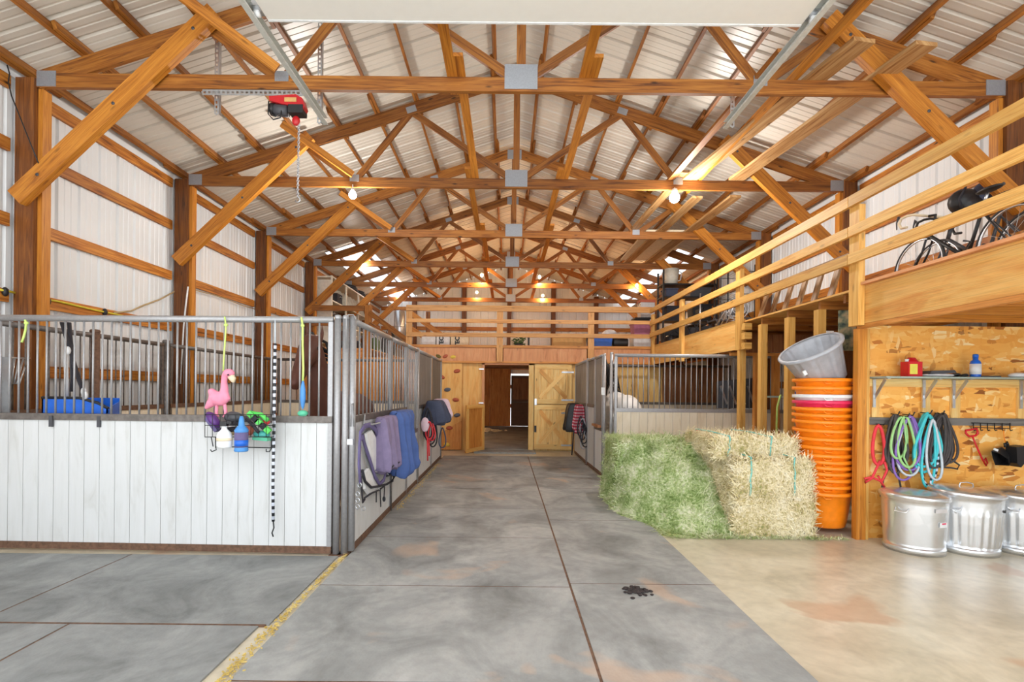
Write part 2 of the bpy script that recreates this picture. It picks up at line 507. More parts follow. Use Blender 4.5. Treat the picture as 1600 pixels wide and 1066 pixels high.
def base_of(vs):
    xs, ys, zs = [p.x for p in vs], [p.y for p in vs], [p.z for p in vs]
    return V(((min(xs) + max(xs)) / 2, (min(ys) + max(ys)) / 2, min(zs)))
def world_loc(o):
    p = V((0, 0, 0))
    while o is not None:
        p += o.location; o = o.parent
    return p
def tag(o, label, cat, group=None):
    o['label'] = label; o['category'] = cat
    if group: o['group'] = group
    return o
def thing(name, label, cat, loc, group=None):
    o = bpy.data.objects.new(name, None)
    o.empty_display_size = 0.05
    COL.objects.link(o)
    o.location = loc
    return tag(o, label, cat, group)
def struct(o):
    o['kind'] = 'structure'; return o
def dup(o, loc, label=None, group=None):
    """a copy of a thing with copies of its parts and sub-parts"""
    r = o.copy(); COL.objects.link(r); r.location = loc
    if label: r['label'] = label
    if group: r['group'] = group
    for ch in list(o.children):
        c = ch.copy(); COL.objects.link(c); c.parent = r
        for g in list(ch.children):
            d = g.copy(); COL.objects.link(d); d.parent = c
    return r
ORD = ['first', 'second', 'third', 'fourth', 'fifth', 'sixth', 'seventh', 'eighth', 'ninth', 'tenth', 'eleventh', 'twelfth']
def RX(a): return Matrix.Rotation(a, 4, 'X')
def RY(a): return Matrix.Rotation(a, 4, 'Y')
def RZ(a): return Matrix.Rotation(a, 4, 'Z')
def shade_off(o): return o
def fused(name, mb, m, parent, voxel=0.03, smooth=6):
    """melts overlapping limbs into one continuous skin"""
    m = M[m] if isinstance(m, str) else m
    o0 = world_loc(parent) if parent else base_of(mb.v)
    me = mb.mesh('skin', m, o0)
    t = bpy.data.objects.new('skin', me); COL.objects.link(t)
    r = t.modifiers.new('r', 'REMESH'); r.mode = 'VOXEL'; r.voxel_size = voxel; r.use_smooth_shade = True
    s = t.modifiers.new('s', 'SMOOTH'); s.factor = 0.5; s.iterations = smooth
    dg = bpy.context.evaluated_depsgraph_get()
    me2 = bpy.data.meshes.new_from_object(t.evaluated_get(dg))
    bpy.data.objects.remove(t)
    me2.name = name
    me2.materials.clear(); me2.materials.append(m)
    me2.polygons.foreach_set('use_smooth', [True] * len(me2.polygons))
    o = bpy.data.objects.new(name, me2); COL.objects.link(o)
    if parent: o.parent = parent
    else: o.location = o0
    return o

# ------------------------------------------------------------------ ground and rubber mats
struct(MB().span((-14, Y0, -0.12), (14, YB + 0.1, 0)).build('floor', 'concrete', org=(0, 0, 0)))
struct(MB().span((-16, -16, -0.12), (16, Y0, -0.002)).build('ground', 'dirt', org=(0, 0, 0)))

def rubber_mat(x0, x1, y0, y1, label, m='mat', h=0.012):
    o = MB().span((x0 + 0.006, y0 + 0.008, 0.0005), (x1 - 0.006, y1 - 0.008, h)).build('rubber_mat', m)
    tag(o, label, 'mat', 'rubber mats on the barn floor')
ys = [0.03, 1.25, 2.47, 3.69, 4.91, 6.13, 7.35, 8.57, 9.79, 11.0]
for i in range(1, 9):
    rubber_mat(-1.40, 0.5, ys[i], ys[i + 1], 'grey rubber aisle mat left of the centre seam, %s row from the camera' % ORD[i - 1])
ys = [0.1, 1.93, 3.76, 5.6, 7.43, 9.26, 11.0]
for i in range(6):
    rubber_mat(0.506, 1.63, ys[i], ys[i + 1], 'narrow grey rubber aisle mat right of the centre seam, %s from the camera' % ORD[i])
rubber_mat(-3.31, -1.475, 3.06, 4.33, 'dark rubber mat in front of the stall with the pink flamingo', 'mat_dark')
rubber_mat(-5.14, -3.315, 3.06, 4.33, 'dark rubber mat along the far left of the stall front', 'mat_dark')
rubber_mat(-2.72, -1.53, 1.83, 3.05, 'rubber mat at the bottom left beside the yellow feed seam', 'mat_dark')
rubber_mat(-4.55, -2.725, 1.83, 3.05, 'rubber mat in the bottom left corner of the photo', 'mat_dark')
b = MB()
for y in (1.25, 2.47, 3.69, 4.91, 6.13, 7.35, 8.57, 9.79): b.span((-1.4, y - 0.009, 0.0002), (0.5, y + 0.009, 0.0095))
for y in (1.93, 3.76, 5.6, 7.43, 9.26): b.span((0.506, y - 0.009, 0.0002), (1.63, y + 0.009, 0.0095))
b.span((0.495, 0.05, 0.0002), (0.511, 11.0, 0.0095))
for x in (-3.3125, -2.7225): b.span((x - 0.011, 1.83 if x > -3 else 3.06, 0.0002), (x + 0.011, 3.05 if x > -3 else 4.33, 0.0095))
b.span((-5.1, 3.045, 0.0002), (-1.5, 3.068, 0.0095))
o = tag(b.build('seam_strips', 'rust'), 'dark strips filling the seams between the rubber mats', 'dirt')  # thin dark strips laid along the joints of the mats
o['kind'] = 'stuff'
rubber_mat(-2.35, 2.3, 12.3, 20.2, 'large dark mat covering the floor of the room beyond the doorway', 'mat_dark')
tag(MB().span((-0.75, 11.5, 0.001), (0.72, 12.03, 0.03)).build('door_mat', 'mat_dark'), 'dark rubber mat before the open stable doorway', 'mat')
# spilled feed in the seam and along the left stalls
b = MB()
for k in range(1000):
    t = rng.random()
    if t < 0.6:
        y = rng.uniform(2.0, 4.4); x = -1.435 + rng.gauss(0, 0.017) * (1.3 if y < 3.05 else 0.7)
    else:
        y = rng.uniform(6.0, 9.8); x = -1.37 + abs(rng.gauss(0, 0.035))
    s = rng.uniform(0.004, 0.009)
    b.box((x, y, 0.012 + s * 0.2), (s * 2, s, s * 0.6), RZ(rng.random() * 3))
o = tag(b.build('spilled_feed', 'straw'), 'yellow spilled feed along the mat seam and the stall fronts', 'spilled feed')
o['kind'] = 'stuff'
b = MB()
for k in range(90):
    a = rng.random() * 6.3; d = abs(rng.gauss(0, 0.045))
    c = P(1003, 932, 2.5); x = 0.995 + d * math.cos(a) * 1.1; y = 3.62 + d * math.sin(a) * 1.1
    if k > 82: x -= 0.09; y += 0.03
    s = rng.uniform(0.008, 0.022)
    b.ball((x, y, 0.013 + s * 0.3), (s, s * 0.8, s * 0.5), 7, 4)
o = tag(b.build('manure_crumbs', 'dung'), 'dark brown crumbs lying on the grey aisle mat', 'manure')
o['kind'] = 'stuff'

# ------------------------------------------------------------------ ribbed metal walls and roof
def ribbed(p, along, across_n, width, normal, pitch=0.305, rib=0.022, lens=None, seam=3):
    """a ribbed sheet from corner p: ribs run along 'along', repeat over width in direction across_n"""
    p, al, ac, nn = V(p), V(along), V(across_n).normalized(), V(normal).normalized()
    prof = [(0, 0)]
    x = 0.02; k = 0
    while x < width - 0.06:
        r = rib * (1.25 if k % seam == 0 else 1.0)
        prof += [(x, 0), (x + 0.016, r), (x + 0.036, r), (x + 0.052, 0)]
        for mm in (0.11, 0.2):
            if x + mm + 0.03 < width: prof += [(x + mm, 0), (x + mm + 0.008, r * 0.22), (x + mm + 0.022, r * 0.22), (x + mm + 0.03, 0)]
        x += pitch; k += 1
    prof.append((width, 0))
    vs = []
    for (d, h) in prof:
        q = p + ac * d + nn * h
        vs += [q, q + (al if lens is None else al.normalized() * lens(d))]
    fs = [(2 * i, 2 * i + 1, 2 * i + 3, 2 * i + 2) for i in range(len(prof) - 1)]
    return MB().add(vs, fs, al.normalized())
eave_l, eave_r = WL - 0.3, WR + 0.3
UP = 0.105
slope_l = V((XC - eave_l, 0, SLOPE * (XC - eave_l)))
slope_r = V((XC - eave_r, 0, SLOPE * (eave_r - XC)))
nl = V((-SLOPE, 0, 1)).normalized(); nr = V((SLOPE, 0, 1)).normalized()
zl, zr = roof_z(eave_l) + UP, roof_z(eave_r) + UP
SKY_Y = 13.05
def roof_piece(side, y0, y1, f0, f1):
    e, s, z, n_ = (eave_l, slope_l, zl, nl) if side < 0 else (eave_r, slope_r, zr, nr)
    return ribbed(V((e, y0, z)) + s * f0, s * (f1 - f0), (0, 1, 0), y1 - y0, n_)
mb = roof_piece(-1, Y0, SKY_Y, 0, 1)
for args in ((-1, SKY_Y, YB, 0.31, 1), (-1, SKY_Y, YB, 0, 0.14), (1, Y0, SKY_Y, 0, 1), (1, SKY_Y, YB, 0.24, 1), (1, SKY_Y, YB, 0, 0.12)):
    q_ = roof_piece(*args); mb.add(q_.v, q_.f, q_.g[0][0])
struct(mb.build('ceiling', 'roof_metal', org=(XC, Y0, 6.7)))
struct(roof_piece(-1, SKY_Y, YB, 0.14, 0.31).build('window_1', 'skylight'))
struct(roof_piece(1, SKY_Y, YB, 0.12, 0.24).build('window_2', 'skylight'))
struct(MB().beam((XC, Y0, roof_z(XC) + 0.15), (XC, YB, roof_z(XC) + 0.15), 0.3, 0.02).build('trim_1', 'roof_metal'))
struct(ribbed((WL, Y0, 0), (0, 0, roof_z(WL) + UP + 0.004), (0, 1, 0), YB - Y0, (-1, 0, 0)).build('wall_left', 'wall_metal'))
struct(ribbed((WR, Y0, 0), (0, 0, roof_z(WR) + UP + 0.004), (0, 1, 0), YB - Y0, (1, 0, 0)).build('wall_right', 'wall_metal'))
DX0, DX1, DTOP = 0.17, 1.05, 2.2     # doorway in the back wall
struct(ribbed((WL, YB, 0), (0, 0, 1), (1, 0, 0), DX0 - WL, (0, 1, 0), lens=lambda d: roof_z(WL + d) + UP).build('wall_back', 'wall_metal'))
struct(ribbed((DX0, YB, DTOP), (0, 0, 1), (1, 0, 0), DX1 - DX0, (0, 1, 0), lens=lambda d: roof_z(DX0 + d) + UP - DTOP).build('wall_back_lintel', 'wall_metal'))
struct(ribbed((DX1, YB, 0), (0, 0, 1), (1, 0, 0), WR - DX1, (0, 1, 0), lens=lambda d: roof_z(DX1 + d) + UP).build('wall_back_right', 'wall_metal'))

struct(MB().span((WL - 0.012, Y0, 4.85), (WL + 0.04, YB, roof_z(WL) + UP + 0.012), (0, 1, 0)).build('trim_2', 'wall_metal'))
struct(MB().span((WR - 0.04, Y0, 4.85), (WR + 0.012, YB, roof_z(WR) + UP + 0.012), (0, 1, 0)).build('trim_3', 'wall_metal'))

# ------------------------------------------------------------------ roof trusses
TLAB = ['roof truss nearest the camera, above the hanging hoist', 'second roof truss back, the one with the two bright lamps', 'third roof truss back, behind the bright lamps',
        'fourth roof truss back, at the edge of the left loft', 'fifth roof truss back, over the rear loft', 'rearmost roof truss, glowing in the warm loft lamps']
for i, y in enumerate(TR_Y):
    t = thing('roof_truss', 'wooden ' + TLAB[i], 'truss', (XC, y, CH_Z), 'roof trusses across the barn')
    MB().beam((XL, y, CH_Z + 0.077), (XR, y, CH_Z + 0.077), 0.05, 0.154).build('bottom_chord', 'truss', t)
    for s in (-1, 1):
        e = XL if s < 0 else XR
        tc_ = lambda x: V((x, y, roof_z(x) - 0.1))
        MB().beam(tc_(e), tc_(XC), 0.046, 0.19).build('top_chord', 'truss', t)
        lo = V((XC + s * 2.62, y, CH_Z + 0.1)); hi = V((XC + s * 1.71, y, roof_z(XC + s * 1.71) - 0.14))
        out = V((XC + s * 3.42, y, roof_z(XC + s * 3.42) - 0.14)); mid = V((XC + s * 0.06, y, CH_Z + 0.14))
        for k, (a, c) in enumerate(((hi, mid), (lo, hi), (lo, out))):
            MB().beam(a, c, 0.036 + 0.001 * k, 0.1).build('web', 'truss', t)
        MB().box((e - s * 0.105, y - 0.028, CH_Z + 0.09), (0.21, 0.006, 0.17)).build('connector_plate', 'plate', t)
        MB().box((lo.x, y - 0.028, CH_Z + 0.14), (0.15, 0.006, 0.11)).build('connector_plate', 'plate', t)
        MB().box((hi.x, y - 0.028, hi.z + 0.03), (0.16, 0.006, 0.1), RY(math.atan(SLOPE) * s)).build('connector_plate', 'plate', t)
    MB().beam((XC, y, CH_Z + 0.15), (XC, y, roof_z(XC) - 0.16), 0.1, 0.042, up=(0, 1, 0)).build('king_post', 'truss', t)
    MB().box((XC, y - 0.028, CH_Z + 0.16), (0.36, 0.006, 0.27)).build('connector_plate', 'plate', t)
    MB().box((XC, y - 0.028, roof_z(XC) - 0.16), (0.3, 0.006, 0.2)).build('connector_plate', 'plate', t)

# ------------------------------------------------------------------ posts, knee braces, girts
for s, side in ((-1, 'left'), (1, 'right')):
    for i, y in enumerate(TR_Y):
        x0, x1 = (WL + 0.045, XL) if s < 0 else (XR, WR - 0.045)
        t = thing('wall_post', 'heavy timber post against the %s wall, %s from the front' % (side, ORD[i]), 'post', ((x0 + x1) / 2, y, 0), 'timber posts along the %s wall' % side)
        MB().span((x0, y - 0.055, 0), (x1, y + 0.1, roof_z(x0) - 0.02), (0, 0, 1)).build('post_core', 'post', t)
        e = x1 if s < 0 else x0
        MB().span((e, y - 0.005, 0), (e - s * 0.05, y + 0.1, CH_Z - 0.01), (0, 0, 1)).build('side_board', 'honey', t)
        k = thing('knee_brace', 'doubled diagonal brace from the %s post on the %s wall up to the rafter' % (ORD[i], side), 'brace', (e, y, 3.5), 'knee braces of the %s wall' % side)
        for d in (-0.077, -0.119):
            MB().beam((e + s * 0.13, y + d - 0.005 * 0, 3.52), (e - s * 1.99, y + d, 5.55), 0.04, 0.19).build('board', 'honey', k)
        b = MB()
        for f in (0.12, 0.5, 0.9):
            c = V((e + s * 0.13, y - 0.141, 3.52)).lerp(V((e - s * 1.99, y - 0.141, 5.55)), f)
            b.lathe([(0, -0.006), (0.018, -0.006), (0.018, 0.004), (0, 0.004)], c, 8, RX(PI / 2))
        b.build('bolt', 'dark_grey', k)
for i, y in enumerate(TR_Y):
    o = MB().beam((-3.4, y - 0.62, 5.46), (XC - 2.6, y - 0.17, CH_Z + 0.13), 0.04, 0.1).build('roof_brace', 'honey')
    tag(o, 'slanting golden board crossing in front of the left knee brace of the %s truss' % ORD[i], 'brace', 'slanting boards at the left knee braces')
GZ = [0.92, 1.73, 2.54, 3.36, 4.17]
bays = [(2.9, 5.25)] + [(y + 0.1, y + 2.45) for y in TR_Y[:-1]] + [(TR_Y[-1] + 0.1, YB - 0.05)]
where = ['in front of the first post'] + ['between the %s and %s posts' % (ORD[i], ORD[i + 1]) for i in range(5)] + ['behind the sixth post']
for s, side in ((-1, 'left'), (1, 'right')):
    x0, x1 = (WL + 0.002, WL + 0.044) if s < 0 else (WR - 0.044, WR - 0.002)
    for r, z in enumerate(GZ + [4.845]):
        for bi, (a, c) in enumerate(bays):
            nm = 'top' if r == 5 else ORD[r] + ' row up'
            o = MB().span((x0, a, z - 0.14), (x1, c, z), (0, 1, 0)).build('wall_girt', 'girt')
            tag(o, 'horizontal girt board on the %s wall, %s, %s' % (side, nm, where[bi]), 'girt', 'girts of the %s wall' % side)
for r, z in enumerate([0.92, 1.73, 2.54, 3.36, 4.17, 5.0]):
    o = MB().span((WL + 0.1, YB - 0.06, z - 0.16), (WR - 0.1, YB - 0.02, z)).build('wall_girt', 'girt')
    tag(o, 'horizontal girt board across the back wall, %s row up' % ORD[r], 'girt', 'girts of the back wall')
for k, x in enumerate((-3.9, -1.8, 0.1, 1.95, 3.75)):
    o = MB().span((x - 0.09, YB - 0.26, 0), (x + 0.09, YB - 0.065, roof_z(x) - 0.05), (0, 0, 1)).build('gable_post', 'post')
    tag(o, 'timber post of the back wall behind the loft railing, %s from the left' % ORD[k], 'post', 'posts of the back wall')

# ------------------------------------------------------------------ purlins and long braces
for s, side in ((-1, 'left'), (1, 'right')):
    for k in range(9):
        x = XC + s * (5.42 - 0.63 * k)
        nrm = V((s * SLOPE, 0, 1)).normalized()
        b = MB()
        for bi, (a, c) in enumerate(bays):
            off = 0.022 if bi % 2 else -0.022
            q_ = V((x + off, 0, roof_z(x) + 0.05 - s * off * SLOPE))
            b.beam(q_ + V((0, max(a - 0.5, 0.4), 0)), q_ + V((0, min(c + 0.5, YB - 0.02), 0)), 0.04, 0.095, nrm)
        o = b.build('roof_purlin', 'truss')
        tag(o, 'long roof purlin on the %s slope, %s up from the eave' % (side, ORD[k]), 'purlin', 'purlins of the %s roof slope' % side)
for s, x in ((-1, -0.58), (1, 0.87)):
    seg = [2.8] + TR_Y
    for i in range(6):
        off = 0.05 if i % 2 else -0.05
        o = MB().span((x + off - 0.05, seg[i] - 0.35 + (0 if i else 0.3), CH_Z + 0.156), (x + off + 0.05, seg[i + 1] + 0.3, CH_Z + 0.196), (0, 1, 0)).build('truss_brace', 'honey')
        tag(o, 'flat board running lengthwise on the truss chords, %s of the centre, %s from the front' % ('left' if s < 0 else 'right', ORD[i]), 'board', 'lengthwise boards on the trusses')
zp = CH_Z + 0.157
for (x0, y0, x1, y1, w, h, z, m, lab) in (
    (3.46, 4.74, 2.86, 8.35, 0.24, 0.04, zp, 'plank', 'wide bleached plank lying on the first two trusses at right'),
    (4.10, 4.78, 3.66, 8.1, 0.24, 0.04, zp, 'plank', 'grey brown plank stored on the trusses nearest the right wall'),
    (3.15, 4.2, 3.10, 8.4, 0.045, 0.1, zp, 'honey', 'orange board on edge lying lengthwise on the first two trusses'),
    (2.75, 4.9, 2.62, 8.3, 0.1, 0.04, zp, 'truss', 'dark narrow board stored beside the orange board on edge'),
    (4.0, 8.55, 3.75, 13.2, 0.2, 0.04, zp, 'plank', 'dusty plank stored between the second and fourth trusses, nearest the wall'),
    (3.35, 8.6, 3.2, 13.2, 0.18, 0.04, zp, 'plank', 'plank stored from second to fourth truss in the middle of its row'),
    (2.8, 7.7, 2.7, 10.8, 0.14, 0.04, zp + 0.042, 'plank', 'short plank stored on the second and third trusses')):
    o = MB().beam((x0, y0, z + h / 2), (x1, y1, z + h / 2), w, h).build('stored_plank', m)
    tag(o, lab, 'plank', 'planks stored on the trusses')
t = thing('folded_table', 'cream folded table stored flat on the trusses at right', 'table', (3.55, 11.7, zp + 0.04))
MB().span((3.0, 10.55, zp + 0.045), (3.15 + 0.9, 12.9, zp + 0.085)).build('table_top', 'cream', t)
for y in (10.9, 12.5):
    MB().tube([(3.1, y, zp + 0.095), (3.95, y, zp + 0.095)], 0.012).build('folded_leg', 'dark_grey', t)

# ------------------------------------------------------------------ overhead door, tracks, brackets, hoist
t = thing('overhead_door', 'white sectional overhead door rolled open under the roof', 'door', (0.2, 2.2, 4.53))
b_ = [0.4, 1.0, 1.6, 2.2, 2.8, 3.4, 4.0]
for a, c in zip(b_, b_[1:]):
    MB().span((-1.99, a + 0.003, 4.53), (2.4, c - 0.003, 4.58), (1, 0, 0)).build('door_section', 'door_panel', t)
MB().span((-1.99, 4.0, 4.525), (2.4, 4.02, 4.585), (1, 0, 0)).build('bottom_seal', 'white_plastic', t)
for x in (-2.01, 2.42):
    MB().span((x - 0.05, 3.86, 4.54), (x + 0.05, 3.98, 4.6)).build('roller_bracket', 'silver', t)
    MB().lathe([(0, -0.02), (0.028, -0.02), (0.028, 0.02), (0, 0.02)], (x + (0.03 if x > 0 else -0.03), 3.93, 4.525), 14, RY(PI / 2)).build('roller', 'white_plastic', t)
def perforated(mb, a, c, w=0.045):
    """slotted angle iron from a to c, real slots"""
    a, c = V(a), V(c); d = (c - a); L = d.length; d.normalize()
    s_ = V((1, 0, 0)) if abs(d.x) < 0.7 else V((0, 0, 1))
    for o_ in (-1, 1):
        mb.beam(a + s_ * o_ * w * 0.36, c + s_ * o_ * w * 0.36, 0.004 if abs(d.x) < 0.7 else 0.004, w * 0.28, s_)
    n = int(L / 0.05)
    for k in range(n + 1):
        p = a + d * (L * k / n)
        mb.beam(p - d * 0.011, p + d * 0.011, 0.004, w * 0.44, s_)
    f = V((0, 1, 0))
    mb.beam(a + s_ * w * 0.5 + f * w * 0.5, c + s_ * w * 0.5 + f * w * 0.5, w, 0.004, s_)
    return mb
for x, sd in ((-2.09, 'left'), (2.47, 'right')):
    t = thing('door_track', 'galvanised door track running lengthwise under the roof on the %s' % sd, 'track', (x, 3, 4.5))
    s = 1 if sd == 'left' else -1
    mb = MB()
    mb.span((x - 0.003, 0.4, 4.48), (x + 0.003, 5.5, 4.56), (0, 1, 0)).span((x, 0.4, 4.48), (x + s * 0.045, 5.5, 4.484), (0, 1, 0)).span((x, 0.4, 4.556), (x + s * 0.045, 5.5, 4.56), (0, 1, 0))
    mb.span((x + s * 0.041, 0.4, 4.484), (x + s * 0.045, 5.5, 4.494), (0, 1, 0))
    mb.build('track_channel', 'track', t)
    perforated(MB(), (x - s * 0.03, 5.44, 4.47), (x - s * 0.03, 5.44, 5.75 if sd == 'left' else 4.93)).build('hanger_strap', 'galv', t)
    if sd == 'left':
        perforated(MB(), (-3.27, 5.44, 4.56), (-3.27, 5.44, 5.45)).build('hanger_strap', 'galv', t)
t = thing('angle_bracket', 'slotted steel angle bolted under the first truss beside the hoist', 'bracket', (-3.0, 5.33, 4.7))
perforated(MB(), (-3.36, 5.33, 4.735), (-2.18, 5.33, 4.735), 0.06).build('slotted_angle', 'galv', t)
h = thing('electric_hoist', 'red and black electric hoist with chain hanging under the first truss', 'hoist', (-2.45, 5.3, 4.55))
q1 = lambda px, py: P(px, py, 5.3)
MB().prism([q1(420, 150), q1(462, 147), q1(472, 153), q1(476, 166), q1(470, 176), q1(458, 165), q1(440, 162), q1(421, 157)], (0, 0.1, 0)).build('red_housing', 'red_paint', h)
MB().box(q1(454, 156) - V((0, 0.004, 0)), (0.13, 0.006, 0.045)).build('maker_label', 'tan_box', h)
MB().tube([q1(425, 168) + V((0, 0.05, 0)), q1(447, 170) + V((0, 0.05, 0))], 0.06, 16).build('motor', 'dark_grey', h)
MB().tube([q1(421, 167) + V((0, 0.05, 0)), q1(427, 168) + V((0, 0.05, 0))], 0.066, 16).build('motor_cap', 'black', h)
MB().box(q1(462, 170) + V((0, 0.05, 0)), (0.16, 0.12, 0.09)).build('gear_box', 'black', h)
MB().tube([q1(420, 158), q1(419, 178), q1(427, 187), q1(438, 184), q1(440, 172)], 0.007, 6).tube([q1(424, 162), q1(424, 178), q1(430, 182), q1(436, 178)], 0.007, 6).build('power_cable', 'black', h)
MB().ball(q1(459.5, 185) + V((0, 0.05, 0)), (0.045, 0.03, 0.055)).build('hook_weight', 'red_paint', h)
b = MB(); z0 = q1(464, 190); z1 = q1(462, 305)
n = 34
for k in range(n):
    c = z0.lerp(z1, (k + 0.5) / n) + V((0, 0.05, 0))
    L = (z0 - z1).length / n * 0.62
    ax = V((1, 0, 0)) if k % 2 else V((0, 1, 0))
    sd = ax.cross(V((0, 0, 1)))
    b.tube([c + sd * 0.011 * math.cos(a) + V((0, 0, L * math.sin(a))) for a in [2 * PI * j / 10 for j in range(10)]], 0.0048, 5, True)
b.build('chain', 'silver', h)
c = z1 + V((0, 0.05, -0.02))
MB().tube([c + V((0.028 * math.sin(a), 0, 0.03 * math.cos(a) - 0.01)) for a in [0.0, 0.6, 1.3, 2.0, 2.8, 3.6, 4.3]], 0.007, 7).build('hook', 'galv', h)

# ------------------------------------------------------------------ lamps
def lamp(px, py, y, warm, watt, r, label):
    p = P(px, py, y)
    ceil_z = CH_Z + 0.02 if p.z > 2.6 else 2.38
    t = thing('light_bulb', label, 'lamp', p, 'bare bulbs under the trusses')
    MB().lathe([(0.0, r * 0.9), (r * 0.55, r * 0.88), (r * 0.55, r * 1.7), (0, r * 1.72)], p, 14).build('socket', 'white_plastic', t)
    MB().ball(p, (r, r, r * 1.05), 16, 10).build('bulb_glass', 'bulb_warm' if warm else 'bulb_white', t)
    top = ceil_z
    if p.z + r * 1.7 < top:
        MB().tube([p + V((0, 0, r * 1.6)), V((p.x, p.y, top))], 0.008, 6).build('cable', 'white_plastic', t)
    ld = bpy.data.lights.new('bulb_light', 'POINT')
    ld.energy = watt; ld.color = (1.0, 0.68, 0.38) if warm else (1.0, 0.97, 0.94); ld.shadow_soft_size = r * 1.1
    lo = bpy.data.objects.new('bulb_light', ld); COL.objects.link(lo); lo.parent = t
    lo.location = (0, 0, -r * 2.2)
lamp(705, 565, 15.0, True, 40, 0.05, 'added unseen bulb that brightens the room behind the stable doorway')  # added lamp, out of view, put in to brighten the room beyond
lamp(551, 305, 7.84, False, 90, 0.06, 'bright white bulb under the second truss, left of the centre')
lamp(1054, 309, 7.84, False, 130, 0.08, 'largest bright white bulb, under the second truss right of the centre')
lamp(567, 408, 12.94, False, 55, 0.05, 'white bulb under the fourth truss above the left loft')
lamp(624, 460, 18.05, False, 26, 0.05, 'small bulb at the far left under the rearmost truss')
lamp(753, 430, 15.4, True, 42, 0.05, 'warm bulb above the rear loft, upper one left of the centre')
lamp(843, 433, 15.4, True, 42, 0.05, 'warm bulb above the rear loft, upper one right of the centre')
lamp(745, 457, 18.0, True, 34, 0.05, 'warm bulb at the back wall, lower one left of the centre')
lamp(848, 462, 18.0, True, 34, 0.05, 'warm bulb at the back wall, lower one right of the centre')
lamp(995, 446, 15.4, True, 34, 0.045, 'warm bulb far right over the rear loft by the orange brace')

# ------------------------------------------------------------------ stall fronts
def bars(parent, a, c, z0, z1, n, r, m, name='bar'):
    a, c = V(a), V(c)
    o0 = world_loc(parent)
    me = MB().tube([(0, 0, z0), (0, 0, z1)], r, 8).mesh(name, M[m] if isinstance(m, str) else m)
    for k in range(n):
        p = a.lerp(c, (k + 0.5) / n)
        o = bpy.data.objects.new(name, me); COL.objects.link(o); o.parent = parent
        o.location = V((p.x, p.y, 0)) - V((o0.x, o0.y, 0))
def stall_panel(name, label, cat, a, c, top=2.12, mid=1.22, bot=0.07, upper='bars', pipe='pipe', railm='darkpipe', board='white_board', gap=0.087, nb=None, br=0.0085, plank=0.14, group='stall panels', latch=False):
    a, c = V((a[0], a[1], 0)), V((c[0], c[1], 0))
    t = thing(name, label, cat, a, group)
    d = (c - a); L = d.length; d.normalize(); nrm = V((d.y, -d.x, 0))
    z = lambda k: V((0, 0, k))
    MB().tube([a + z(top), c + z(top)], 0.03, 12).build('top_rail', pipe, t)
    MB().beam(a + z(mid), c + z(mid), 0.05, 0.06).build('middle_rail', railm, t)
    MB().beam(a + z(bot - 0.02), c + z(bot - 0.02), 0.045, 0.06).build('bottom_rail', railm if railm == 'rust' else 'rust', t)
    for p in (a + d * 0.02, c - d * 0.02):
        MB().beam(p + z(0.02), p + z(top), 0.04, 0.04, d).build('end_upright', pipe, t)
    if upper == 'bars':
        n = nb or max(2, int(round(L / gap)))
        bars(t, a, c, mid + 0.02, top - 0.02, n, br, pipe)
    else:
        b = MB(); n = max(1, int(round(L / 0.2)))
        for k in range(n):
            p0, p1 = a + d * (L * k / n + 0.003), a + d * (L * (k + 1) / n - 0.003)
            b.beam((p0 + p1) / 2 + z(mid + 0.03), (p0 + p1) / 2 + z(top - 0.035), 0.02, (p1 - p0).length, d)
        b.build('upper_boards', upper, t)
    b = MB(); n = max(1, int(round(L / plank)))
    for k in range(n):
        p0, p1 = a + d * (L * k / n + 0.0022), a + d * (L * (k + 1) / n - 0.0022)
        m_ = (p0 + p1) / 2
        b.beam(m_ + z(bot + 0.01), m_ + z(mid - 0.03), 0.025, (p1 - p0).length, d)
    b.build('plank_panel', board, t)
    MB().beam(a + z((bot + mid) / 2) - nrm * 0, c + z((bot + mid) / 2), 0.012, mid - bot - 0.08).build('backing_sheet', 'grey_board', t)
    if latch:
        p = c - d * 0.03 + nrm * 0.03
        MB().box(p + z(mid + 0.02), (0.04, 0.04, 0.22)).build('latch', 'pipe', t)
    return t
def stall_post(x, y, label, w=0.058, top=2.15, m='pipe'):
    t = thing('stall_post', label, 'post', (x, y, 0), 'steel stall posts')
    MB().tube([(x, y, 0.0), (x, y, top)], w / 2, 14).build('tube', m, t)
    MB().lathe([(0, top + 0.018), (w * 0.42, top + 0.012), (w * 0.54, top - 0.002), (w * 0.54, top - 0.02)], (x, y, 0), 14).build('cap', m, t)
    MB().box((x, y, 0.008), (w * 1.7, w * 1.7, 0.012)).build('foot_plate', 'rust', t)
    return t
front = stall_panel('stall_divider', 'long white boarded stall front with grey bars, carrying the pink flamingo', 'stall panel', (-5.12, 4.475), (-1.56, 4.385))
t = stall_post(-1.522, 4.385, 'rust streaked steel post ending the flamingo stall front')
stall_post(-1.455, 4.40, 'steel latch post between the stall front and the gate')
t = thing('chain_loop', 'bent steel latch loop over the two corner posts', 'latch', (-1.43, 4.4, 2.1))
MB().tube([P(541, 545, 4.36), P(541, 497, 4.36), P(544, 492, 4.36), P(552, 492, 4.38), P(555, 497, 4.4), P(555, 500, 4.4)], 0.006, 6).build('loop', 'pipe', t)
gate = stall_panel('stall_gate', 'white boarded stall gate where the horse blankets hang', 'gate', (-1.405, 4.45), (-1.42, 5.93), nb=11, latch=False)
hp = MB().tube([(-1.40, 4.43, 0.03), (-1.40, 4.43, 2.16)], 0.031, 14).build('hinge_post', 'pipe', gate)
MB().box((-1.43, 4.40, 1.02), (0.1, 0.03, 0.05)).build('latch_plate', 'silver', gate)
MB().tube([(-1.40, 4.385, 1.16), (-1.40, 4.385, 1.36), (-1.375, 4.39, 1.37), (-1.37, 4.39, 1.16)], 0.006, 6).build('latch_handle', 'pipe', gate)
